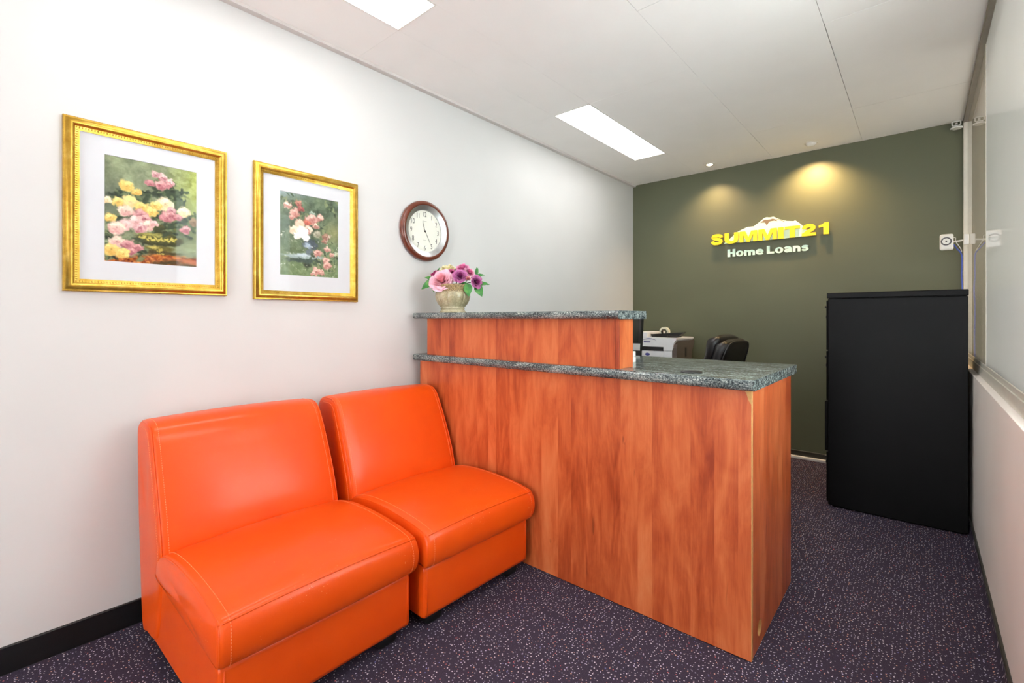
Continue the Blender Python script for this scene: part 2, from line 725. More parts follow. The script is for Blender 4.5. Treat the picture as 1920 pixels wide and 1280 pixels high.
# skirtings
bl = structure(MB().box(0.0, 0.012, YF, 1.9, 0.0, 0.093, 0.002, 1).build('baseboard_left', M['black_skirt']))
bb = structure(MB().box(0.0, 2.555, YB - 0.014, YB, 0.0, 0.066, 0.003, 1).build('baseboard_back', M['dark_skirt']))
MB().box(0.0, 2.54, YB - 0.045, YB - 0.014, 0.0, 0.022, 0.004, 2).build('cable_cover', M['white_gloss'], bb)
br = empty('baseboard_right', (XR, 0, 0))
structure(br)
cove = [(-0.040, 0.0), (-0.030, 0.003), (-0.018, 0.012), (-0.011, 0.028), (-0.008, 0.052), (-0.003, 0.058), (0.0, 0.058), (0.0, 0.0)]
MB().prism(cove, lambda a, b, d: (a, d, b), YF, YB - 0.05).build('carpet_cove', M['carpet'], br, angle=40)
MB().box(-0.010, 0.0, YF, YB - 0.05, 0.056, 0.072, 0.003, 1).build('skirting_cap', M['dark_skirt'], br)

# low wall with the glazed partition on top
SILL = 0.887
structure(MB().box(XR, XR + 0.11, YF, YB, 0.0, SILL, 0.002, 1).build('wall_right', M['wall_right']))
win = structure(empty('window_1', (XG, 0, SILL)))
zt = CEIL - SILL
MB().box(-0.004, 0.045, YF, YB, 0.0, 0.072, 0.002, 1).box(-0.010, -0.004, YF, YB, 0.0, 0.05, 0.001, 1).build('bottom_track', M['alu'], win)
MB().box(-0.024, 0.03, YF, YB, zt - 0.022, zt - 0.001, 0.002, 1).build('top_track', M['alu_dark'], win)
MB().box(-0.022, 0.03, YB - 0.03, YB - 0.001, 0.05, zt - 0.022, 0.002, 1).build('jamb', M['alu'], win)
YJ = 3.40
MB().box(0.0, 0.008, YJ + 0.002, YB - 0.03, 0.072, zt - 0.022).build('pane', M['pane_clear'], win)
MB().box(0.0, 0.008, 2.182, YJ - 0.002, 0.072, zt - 0.022).build('pane', M['pane_film'], win)
MB().box(0.0, 0.008, 1.202, 2.178, 0.072, zt - 0.022).build('pane', M['pane_fill'], win)  # unseen pane, kept nearly clear to admit added fill daylight
MB().box(-0.012, 0.03, YF, 1.198, 0.072, zt - 0.022).build('light_block_panel', M['wall_right'], win)  # unseen panel added to keep light off the near left wall
MB().box(-0.0012, 0.009, YJ - 0.0025, YJ + 0.0025, 0.072, zt - 0.022).build('joint_strip', M['white_gloss'], win)
# the room beyond the glass; its open window side is added for fill light
structure(MB().box(2.72, 4.3, YB, YB + 0.1, 0.0, CEIL + 0.1).build('wall_beyond', M['taupe']))
wr3 = structure(empty('fill_window_side', (4.25, 0, 0)))
for y in (YF, 0.3, 2.5, YB - 0.06):
    MB().box(-0.03, 0.03, y, y + 0.06, 0.0, CEIL, 0.003, 1).build('mullion', M['alu'], wr3)
structure(MB().box(2.75, 4.3, YF, YB, -0.1, 0.0).build('floor_beyond', M['wall_right']))  # unseen floor made pale to bounce daylight up through the glass
structure(MB().box(2.66, 4.3, YF, YB, CEIL, CEIL + 0.1).build('ceiling_beyond', M['ceiling']))

# unseen front wall; its window is added to let in fill light
structure(MB().box(0.0, 1.30, YF - 0.1, YF, 0.0, CEIL).box(2.45, 2.66, YF - 0.1, YF, 0.0, CEIL)
          .box(1.30, 2.45, YF - 0.1, YF, 2.45, CEIL).build('wall_front', M['wall_white']))
wf = structure(empty('fill_window_front', (0, YF - 0.05, 0)))
for x in (1.30, 2.40):
    MB().box(x, x + 0.05, -0.03, 0.03, 0.0, 2.45, 0.003, 1).build('mullion', M['alu'], wf)
for z in (0.0, 2.40):
    MB().box(1.35, 2.40, -0.03, 0.03, z, z + 0.05, 0.003, 1).build('rail', M['alu'], wf)
MB().box(1.35, 2.40, -0.004, 0.004, 0.05, 2.40).build('pane', M['pane_front'], wf)


# ------------------------------------------------------------------ ceiling lights
def troffer(cell, label):
    x0, x1, y0, y1 = cell
    t = empty('ceiling_light', ((x0 + x1) / 2, (y0 + y1) / 2, CEIL))
    tag(t, label, 'ceiling light', 'recessed fluorescent ceiling lights')
    hx, hy = (x1 - x0) / 2 - 0.001, (y1 - y0) / 2 - 0.001
    w = 0.006
    MB().box(-hx, hx, -hy, -hy + w, -0.002, 0.05).box(-hx, hx, hy - w, hy, -0.002, 0.05) \
        .box(-hx, -hx + w, -hy + w, hy - w, -0.002, 0.05).box(hx - w, hx, -hy + w, hy - w, -0.002, 0.05) \
        .build('frame', M['lamp_white'], t)
    MB().box(-hx + w, hx - w, -hy + w, hy - w, 0.002, 0.008).build('diffuser', M['diffuser'], t)


troffer(troffer_cells[0], 'bright white recessed ceiling panel light cut by the top of the photo')
troffer(troffer_cells[1], 'bright white recessed ceiling panel light nearest the green wall')
troffer(troffer_cells[2], 'added fill panel light in the ceiling above the seating area, out of view')  # unseen light added to brighten the passage beside the counter


def downlight(x, y, label, tilt, lit):
    t = empty('downlight', (x, y, CEIL))
    tag(t, label, 'downlight', 'downlights over the wall sign')
    MB().lathe([(0.034, 0.0), (0.036, -0.004), (0.046, -0.004), (0.050, -0.001), (0.050, 0.0), (0.034, 0.0)], 32).build('trim_ring', M['lamp_white'], t, angle=40)
    g = empty('gimbal', (0, 0, 0), (tilt, 0, 0))
    g.parent = t
    if lit:
        MB().lathe([(0.033, -0.004), (0.033, 0.012), (0.02, 0.03), (0.0, 0.032)], 24).build('lamp_cup', M['chrome'], g, smooth=True)
        MB().lathe([(0.0, -0.012), (0.016, -0.010), (0.027, -0.005), (0.029, 0.0), (0.0, 0.001)], 20).build('bulb', M['bulb'], g, smooth=True)
    else:
        # eyeball fitting swung to the wall: its enamel back bulges below the ceiling on this side
        MB().lathe([(0.030, -0.020), (0.036, -0.012), (0.038, 0.0), (0.034, 0.02), (0.020, 0.034), (0.0, 0.038)], 28).build('eyeball', M['lamp_white'], g, smooth=True)
        MB().lathe([(0.0, -0.016), (0.020, -0.0155), (0.026, -0.014), (0.0, -0.010)], 20).build('bulb', M['bulb'], g, smooth=True)
    ld = bpy.data.lights.new('downlight_beam', 'SPOT')
    ld.energy = SPOT_WATTS * (1.0 if lit else 1.5)
    ld.color = (1.0, 0.67, 0.36) if lit else (1.0, 0.65, 0.30)
    ld.spot_size = math.radians(118 if lit else 128)
    ld.spot_blend = 1.0
    ld.shadow_soft_size = 0.007
    lo = bpy.data.objects.new('downlight_beam', ld)
    C.objects.link(lo)
    lo.parent = t
    lo.location = (0, 0.0, -0.026) if lit else (0, 0.012, -0.050)
    lo.rotation_euler = (math.radians(4 if lit else 14), 0, 0)


downlight(0.865, 4.488, 'small glowing downlight left of the ceiling joint above the sign', 0.0, True)
downlight(1.665, 4.480, 'white swivel downlight turned to the wall, right of the ceiling joint', math.radians(38), False)

# ------------------------------------------------------------------ reception counter
ctr = empty('reception_counter', (0.0, 0.0, 0.0))
tag(ctr, 'cherry wood reception counter with raised ledge carcass, standing on the carpet', 'counter')
YC = 1.787
ZW0, ZW1 = 0.947, 0.986      # worktop
XE = 1.893
fp = MB().box(0.063, XE, YC, YC + 0.017, 0.004, ZW0 - 0.001).build('front_panel', M['wood'], ctr)
MB().box(XE, XE + 0.0012, YC + 0.0005, YC + 0.0165, 0.004, ZW0 - 0.001).build('raw_edge', M['mdf'], fp)
chip = [(-0.0, 0.0), (-0.022, 0.0), (-0.015, -0.008), (-0.010, -0.028), (-0.004, -0.04), (0.0, -0.046)]
MB().prism(chip, lambda a, b, d: (XE + a, d, ZW0 - 0.0015 + b), YC - 0.0012, YC + 0.001).build('chipped_corner', M['mdf'], fp)
# end panel with a cable hole near the floor
ep = empty('end_panel')
ep.parent = ctr


def holed_panel(x0, x1, y0, y1, z0, z1, hy, hz, r, seg=24):
    m = MB()
    rect = []
    hole = []
    for i in range(seg):
        t = 2 * PI * i / seg
        c, s = math.cos(t), math.sin(t)
        hole.append((hy + r * c, hz + r * s))
        # ray to rectangle
        ty = ((y1 - hy) / c) if c > 1e-9 else ((y0 - hy) / c if c < -1e-9 else 1e9)
        tz = ((z1 - hz) / s) if s > 1e-9 else ((z0 - hz) / s if s < -1e-9 else 1e9)
        k = min(ty, tz)
        rect.append((hy + k * c, hz + k * s))
    # put exact corners in
    for cy, cz in ((y0, z0), (y1, z0), (y1, z1), (y0, z1)):
        a = math.atan2(cz - hz, cy - hy) % (2 * PI)
        best = min(range(seg), key=lambda i: abs(((2 * PI * i / seg) - a + PI) % (2 * PI) - PI))
        rect[best] = (cy, cz)
    layers = []
    for x in (x0, x1):
        layers.append(([m.bm.verts.new((x, a, b)) for a, b in hole], [m.bm.verts.new((x, a, b)) for a, b in rect]))
    for i in range(seg):
        j = (i + 1) % seg
        for h, q in layers:
            m.bm.faces.new([h[i], h[j], q[j], q[i]])
        m.bm.faces.new([layers[0][0][i], layers[0][0][j], layers[1][0][j], layers[1][0][i]])
        m.bm.faces.new([layers[0][1][i], layers[0][1][j], layers[1][1][j], layers[1][1][i]])
    return m


holed_panel(XE - 0.018, XE, YC + 0.0185, 2.447, 0.004, ZW0 - 0.001, 1.902, 0.068, 0.029).build('end_board', M['wood'], ep)
MB().lathe([(0.0292, -0.0175), (0.0292, -0.0005), (0.0275, -0.0005), (0.0275, -0.0175)], 24, (XE, 1.902, 0.068), 'x', True) \
    .build('hole_lining', M['mdf'], ep, smooth=True)
MB().lathe([(0.0, -0.019), (0.032, -0.019), (0.032, -0.021), (0.0, -0.021)], 24, (XE, 1.902, 0.068), 'x').build('hole_cover', M['mdf'], ep)
MB().box(0.063, 0.081, YC + 0.018, 2.447, 0.004, ZW0 - 0.001).build('end_panel', M['wood'], ctr)
MB().box(0.081, XE - 0.018, YC + 0.40, YC + 0.418, 0.35, ZW0 - 0.001).build('modesty_board', M['wood'], ctr)
# raised section
XU0, XU1 = 0.132, 1.386
ZU0, ZU1 = 1.1965, 1.231
MB().box(XU0, XU1 - 0.019, YC - 0.002, YC + 0.016, ZW1 + 0.0005, ZU0 - 0.0005).build('upper_front_panel', M['wood'], ctr)
MB().box(XU1 - 0.018, XU1, YC - 0.002, 1.912, ZW1 + 0.0005, ZU0 - 0.0005, 0.001, 1).build('upper_end_panel', M['wood'], ctr)
MB().box(XU0, XU1 - 0.019, 1.895, 1.912, ZW1 + 0.0005, ZU0 - 0.0005).build('upper_back_panel', M['wood'], ctr)
MB().box(XU0, XU0 + 0.018, YC + 0.017, 1.894, ZW1 + 0.0005, ZU0 - 0.0005).build('upper_end_panel', M['wood'], ctr)


def slab(name, x0, x1, y0, y1, z0, z1, label, bull=True):
    """stone slab with a bull-nosed long front edge and plain polished ends"""
    h = (z1 - z0)
    r = h * 0.42
    prof = []
    for a in range(0, 7):
        t = PI / 2 * a / 6
        prof.append((y0 + r - r * math.sin(t), z1 - r + r * math.cos(t)))
    for a in range(0, 7):
        t = PI / 2 * a / 6
        prof.append((y0 + r - r * math.cos(t), z0 + r - r * math.sin(t)))
    prof += [(y1 - 0.003, z0), (y1, z0 + 0.003), (y1, z1 - 0.003), (y1 - 0.003, z1)]
    o = MB().prism(prof, lambda a, b, d: (d, a - y0, b - z0), 0.0, x1 - x0).build(name, M['granite'], None, angle=35)
    o.location = (x0, y0, z0)
    tag(o, label, 'worktop')
    return o


slab('stone_worktop', 0.030, 1.906, 1.757, 2.505, ZW0, ZW1, 'long grey speckled granite worktop on the lower reception counter')
slab('stone_ledge', 0.048, 1.404, 1.743, 2.005, ZU0, ZU1, 'narrow grey granite ledge on top of the raised counter under the vase')

g = empty('cable_grommet', (1.655, 1.872, ZW1))
tag(g, 'round dark cable grommet set in the granite worktop', 'grommet')
MB().lathe([(0.0, 0.0), (0.040, 0.0), (0.041, 0.003), (0.037, 0.005), (0.030, 0.0055), (0.030, 0.004), (0.0, 0.004)], 32).build('ring', M['black_plastic'], g, angle=30)
MB().lathe([(0.0, 0.004), (0.029, 0.004), (0.029, 0.0062), (0.0, 0.0066)], 32).build('cap', M['black_plastic'], g, angle=30)


# ------------------------------------------------------------------ orange modular chairs
def loft_y(prof, W, r, mod=None, side_bulge=0.0, nmid=10):
    """closed side profile [(x,z)] swept over the width with rounded rims; returns bmesh holder, points, normals"""
    P = [Vector(p) for p in prof]
    n = len(P)
    area = sum(P[i].x * P[(i + 1) % n].y - P[(i + 1) % n].x * P[i].y for i in range(n))
    nr = []
    for i in range(n):
        d = (P[(i + 1) % n] - P[i - 1]).normalized()
        v = Vector((d.y, -d.x))
        nr.append(v if area > 0 else -v)
    secs = []
    for a in range(5):
        t = PI / 2 * a / 4
        secs.append((-(W / 2 - r + r * math.cos(t)), r * (1 - math.sin(t))))
    half = secs
    mid = [(-(W / 2 - r) + (W - 2 * r) * k / nmid, 0.0) for k in range(1, nmid)]
    full = half + mid + [(-y, i) for (y, i) in reversed(half)]
    m = MB()
    rings = []
    for (y, ins) in full:
        ring = []
        for p, q in zip(P, nr):
            c = p - q * ins
            co = Vector((c.x, y, c.y))
            if mod:
                co = mod(co)
            ring.append(m.bm.verts.new(co))
        rings.append(ring)
    for a, b in zip(rings[:-1], rings[1:]):
        for i in range(n):
            j = (i + 1) % n
            m.bm.faces.new([a[i], a[j], b[j], b[i]])
    # softly bulging side panels
    for ring, sg in ((rings[0], -1), (rings[-1], 1)):
        ctr_ = sum((v.co for v in ring), Vector()) / n
        prev = ring
        for q in (0.94, 0.82, 0.6, 0.3):
            cur_ = []
            for v in ring:
                c = ctr_ + (v.co - ctr_) * q
                c.y = v.co.y + sg * side_bulge * (1 - q ** 4)
                cur_.append(m.bm.verts.new(c))
            for i in range(n):
                j = (i + 1) % n
                m.bm.faces.new([prev[i], prev[j], cur_[j], cur_[i]])
            prev = cur_
        top_ = m.bm.verts.new((ctr_.x, ctr_.y + sg * side_bulge, ctr_.z))
        for i in range(n):
            m.bm.faces.new([prev[i], prev[(i + 1) % n], top_])
    return m, P, nr


def dashes(mb, path, nrm, step=0.0085, ln=0.0050, w=0.0007):
    """short stitches along a 3-D path"""
    acc = 0.0
    nxt = 0.0
    for a, b in zip(path[:-1], path[1:]):
        d = b - a
        L = d.length
        if L < 1e-7:
            continue
        d = d / L
        while nxt <= acc + L:
            p = a + d * (nxt - acc)
            s = d.orthogonal().normalized()
            t = d.cross(s)
            q = p + d * ln
            va = [mb.bm.verts.new(p + s * w * i + t * w * j) for i, j in ((-1, -1), (1, -1), (1, 1), (-1, 1))]
            vb = [mb.bm.verts.new(q + s * w * i + t * w * j) for i, j in ((-1, -1), (1, -1), (1, 1), (-1, 1))]
            for i in range(4):
                j = (i + 1) % 4
                mb.bm.faces.new([va[i], va[j], vb[j], vb[i]])
            mb.bm.faces.new(list(reversed(va)))
            mb.bm.faces.new(vb)
            nxt += step
        acc += L


def make_chair(label, W):
    t = empty('modular_chair')
    tag(t, label, 'chair', 'orange leather chairs by the wall')
    W2 = W / 2
    # --- base
    by = W2 - 0.008
    base_prof = [(0.135, 0.052), (0.50, 0.050), (0.868, 0.050), (0.882, 0.056), (0.886, 0.07), (0.886, 0.232), (0.882, 0.246), (0.868, 0.252),
                 (0.60, 0.276), (0.34, 0.300), (0.14, 0.302), (0.12, 0.29), (0.115, 0.10), (0.12, 0.06)]
    m, P, nr = loft_y(base_prof, by * 2, 0.010)
    base = m.build('base', M['leather'], t, smooth=True)
    for s in (-1, 1):
        sm = MB()
        sm.tube([(0.8855, s * (by - 0.014), 0.068), (0.8868, s * (by - 0.014), 0.15), (0.8855, s * (by - 0.014), 0.236)], 0.0016, 6)
        sm.build('corner_seam', M['leather'], base, smooth=True)
    # --- backrest
    ctrl = [(0.125, 0.06), (0.085, 0.30), (0.050, 0.60), (0.030, 0.745), (0.038, 0.790), (0.075, 0.812), (0.150, 0.815), (0.192, 0.802), (0.222, 0.770),
            (0.262, 0.690), (0.305, 0.590), (0.342, 0.490), (0.366, 0.400), (0.372, 0.315), (0.345, 0.16), (0.30, 0.07), (0.20, 0.052)]
    prof = [(p.x, p.y) for p in catmull([(a, b, 0) for a, b in ctrl], 4, True)]

    def bmod(co):
        u = co.y / W2
        b = max(0.0, 1 - u * u)
        zt = min(1.0, max(0.0, (co.z - 0.30) / 0.5))
        co.x += 0.014 * b * (1 if co.x > 0.12 else 0) * math.sin(PI * min(1, max(0, (co.z - 0.28) / 0.56)))
        if co.z > 0.72:
            co.z += 0.008 * b
        # the back narrows a touch towards its top corners
        co.y *= 1.0 - 0.018 * zt ** 3
        return co

    m, P, nr = loft_y(prof, W, 0.020, bmod, 0.004)
    back = m.build('backrest', M['leather'], t, smooth=True)
    i0 = min(range(len(P)), key=lambda i: (P[i] - Vector((0.085, 0.812))).length)
    i1 = min(range(len(P)), key=lambda i: (P[i] - Vector((0.372, 0.345))).length)
    st = MB()
    for s in (-1, 1):
        pm = MB()
        path = [bmod(Vector((P[i].x - nr[i].x * 0.005, s * (W2 - 0.005), P[i].y - nr[i].y * 0.005))) for i in range(i0, i1 + 1)]
        pm.tube(path, 0.0032, 6)
        row1 = [bmod(Vector((P[i].x + nr[i].x * 0.0003, s * (W2 - 0.026), P[i].y + nr[i].y * 0.0003))) for i in range(i0, i1 + 1)]
        row2 = [bmod(Vector((P[i].x - nr[i].x * 0.025, s * (W2 + 0.0012), P[i].y - nr[i].y * 0.025))) for i in range(i0, i1 + 1)]
        dashes(st, row1, None)
        dashes(st, row2, None)
        pm.build('piping', M['leather'], back, smooth=True)
    tag(st.build('stitching', M['stitch'], back), kind='stuff')
    # --- seat cushion
    ctrl = [(0.335, 0.335), (0.345, 0.305), (0.60, 0.279), (0.86, 0.257), (0.898, 0.256), (0.918, 0.274), (0.928, 0.315), (0.924, 0.355), (0.910, 0.381), (0.885, 0.394),
            (0.80, 0.408), (0.66, 0.419), (0.52, 0.418), (0.42, 0.406), (0.360, 0.385), (0.338, 0.362)]
    prof = [(p.x, p.y) for p in catmull([(a, b, 0) for a, b in ctrl], 4, True)]

    def cmod(co):
        u = min(1.0, abs(co.y) / W2)
        top = min(1.0, max(0.0, (co.z - 0.30) / 0.10))
        co.z += top * 0.016 * (1 - u ** 2)
        k = min(1.0, max(0.0, (co.z - 0.25) / 0.14))
        # borders belly out between their seams
        co.y *= 1.0 + 0.016 * math.sin(PI * k)
        if co.x > 0.86:
            co.x += 0.006 * (1 - u ** 2)
        return co

    m, P, nr = loft_y(prof, W + 0.004, 0.016, cmod, 0.010)
    seat = m.build('seat_cushion', M['leather_worn'], t, smooth=True)
    # seam round the top: along both sides and across the front
    j0 = min(range(len(P)), key=lambda i: (P[i] - Vector((0.910, 0.381))).length)
    j1 = min(range(len(P)), key=lambda i: (P[i] - Vector((0.360, 0.385))).length)
    jb = min(range(len(P)), key=lambda i: (P[i] - Vector((0.898, 0.256))).length)
    Wc = W2 + 0.002
    st = MB()
    for s in (-1, 1):
        pm = MB()
        path = [cmod(Vector((P[i].x - nr[i].x * 0.006, s * (Wc - 0.006), P[i].y - nr[i].y * 0.006))) for i in range(j0, j1 + 1)]
        pm.tube(path, 0.0032, 6)
        row = [cmod(Vector((P[i].x + nr[i].x * 0.0004, s * (Wc - 0.030), P[i].y + nr[i].y * 0.0004))) for i in range(j0, j1 + 1)]
        dashes(st, row, None)
        # vertical corner seam at the front
        path = [cmod(Vector((P[i].x - nr[i].x * 0.006, s * (Wc - 0.006), P[i].y - nr[i].y * 0.006))) for i in range(jb, j0 + 1)]
        pm.build('piping', M['leather'], seat, smooth=True)
        MB().tube(path, 0.0028, 6).build('corner_seam', M['leather'], seat, smooth=True)
        row = [cmod(Vector((P[i].x + nr[i].x * 0.0004, s * (Wc - 0.031), P[i].y + nr[i].y * 0.0004))) for i in range(jb, j0 + 1)]
        dashes(st, row, None)
    ny = 24
    front = [cmod(Vector((P[j0].x, -Wc + 0.012 + (2 * Wc - 0.024) * k / ny, P[j0].y))) for k in range(ny + 1)]
    MB().tube(front, 0.0026, 6).build('front_seam', M['leather'], seat, smooth=True)
    tag(st.build('stitching', M['stitch'], seat), kind='stuff')
    # --- feet
    for fx in (0.20, 0.82):
        for s in (-1, 1):
            MB().box(fx - 0.04, fx + 0.04, s * (by - 0.075) - 0.04, s * (by - 0.075) + 0.04, 0.0, 0.0525, 0.016, 3).build('foot', M['foot'], t, angle=50)
    return t


c1 = make_chair('orange leather armless chair with scuffed seat, nearer to the viewer, away from the counter', 0.656)
c1.location = (0.014, 0.754, 0.0)
c1.rotation_euler = (0, 0, math.radians(0.8))
c2 = make_chair('orange leather armless chair pushed against the wooden counter front', 0.622)
c2.location = (0.034, 1.456, 0.0)
c2.rotation_euler = (0, 0, math.radians(-1.0))


# ------------------------------------------------------------------ framed pictures
def canvas(w, h, col):
    return np.ones((h, w, 3)) * np.array(col, float)


def sm_noise(h, w, f, seed):
    r = np.random.default_rng(seed)
    gh, gw = max(2, int(f * h / w) + 2), int(f) + 2
    g0 = r.random((gh, gw))
    yy = np.linspace(0, gh - 1.001, h)
    xx = np.linspace(0, gw - 1.001, w)
    iy, ix = yy.astype(int), xx.astype(int)
    fy, fx = (yy - iy)[:, None], (xx - ix)[None, :]
    fy, fx = fy * fy * (3 - 2 * fy), fx * fx * (3 - 2 * fx)
    a = g0[np.ix_(iy, ix)]; b = g0[np.ix_(iy, ix + 1)]; c = g0[np.ix_(iy + 1, ix)]; d = g0[np.ix_(iy + 1, ix + 1)]
    return (a * (1 - fx) + b * fx) * (1 - fy) + (c * (1 - fx) + d * fx) * fy


def blob(cv, cx, cy, rx, ry, col, soft=0.35, ang=0.0, a=1.0):
    h, w, _ = cv.shape
    x0, x1 = int(max(0, cx - (rx + ry) * 1.6)), int(min(w, cx + (rx + ry) * 1.6 + 1))
    y0, y1 = int(max(0, cy - (rx + ry) * 1.6)), int(min(h, cy + (rx + ry) * 1.6 + 1))
    if x1 <= x0 or y1 <= y0:
        return
    yy, xx = np.mgrid[y0:y1, x0:x1]
    dx, dy = xx - cx, yy - cy
    c, s = math.cos(ang), math.sin(ang)
    d = np.sqrt(((dx * c + dy * s) / rx) ** 2 + ((-dx * s + dy * c) / ry) ** 2)
    m = np.clip((1 + soft - d) / (2 * soft + 1e-6), 0, 1)[..., None] * a
    cv[y0:y1, x0:x1] = cv[y0:y1, x0:x1] * (1 - m) + np.array(col, float) * m


def rosep(cv, cx, cy, r, light, dark, rs):
    """painted rose: a ragged disc built up from crescent strokes that spiral to a darker heart"""
    light, dark = np.array(light, float), np.array(dark, float)
    mid = light * 0.55 + dark * 0.45
    for k in range(6):
        a = rs.random() * 6.28
        blob(cv, cx + math.cos(a) * r * 0.30, cy + math.sin(a) * r * 0.26, r * rs.uniform(.55, .75), r * rs.uniform(.45, .62), mid * rs.uniform(.85, 1.05), 0.25, a)
    n = 22
    for k in range(n):
        f = 1 - k / n
        a = k * 2.4 + rs.uniform(-.3, .3)
        rr = r * 0.82 * f ** 0.8
        lift = np.clip(0.5 - 0.42 * math.sin(a) + rs.uniform(-.3, .3), 0, 1)
        c = dark * (1 - lift) + light * lift
        if f < 0.3:
            c = c * 0.6 + dark * 0.4
        blob(cv, cx + math.cos(a) * rr, cy + math.sin(a) * rr * 0.86, r * 0.13 * (0.6 + f), r * 0.34 * (0.45 + 0.6 * f), c, 0.35, a, 0.85)
    blob(cv, cx, cy, r * 0.12, r * 0.10, dark * 0.8, 0.6, 0, 0.7)


def brush(cv, amp, seed):
    """slightly ragged edges, like short brush strokes"""
    h, w, _ = cv.shape
    dx = (sm_noise(h, w, 26, seed) - .5) * amp * 2 + (sm_noise(h, w, 60, seed + 1) - .5) * amp
    dy = (sm_noise(h, w, 26, seed + 2) - .5) * amp * 2 + (sm_noise(h, w, 60, seed + 3) - .5) * amp
    yy, xx = np.mgrid[0:h, 0:w]
    yi = np.clip((yy + dy).round().astype(int), 0, h - 1)
    xi = np.clip((xx + dx).round().astype(int), 0, w - 1)
    out = cv[yi, xi]
    return out + (sm_noise(h, w, 80, seed + 4)[..., None] - .5) * 16


def leaves(cv, pts, n, spread, cols, size, rs):
    for (x, y) in pts:
        for _ in range(n):
            c = cols[rs.integers(len(cols))]
            blob(cv, x + rs.normal() * spread, y + rs.normal() * spread, size * rs.uniform(.6, 1.4), size * rs.uniform(.25, .5), c, 0.3, rs.random() * 6.28, 0.9)


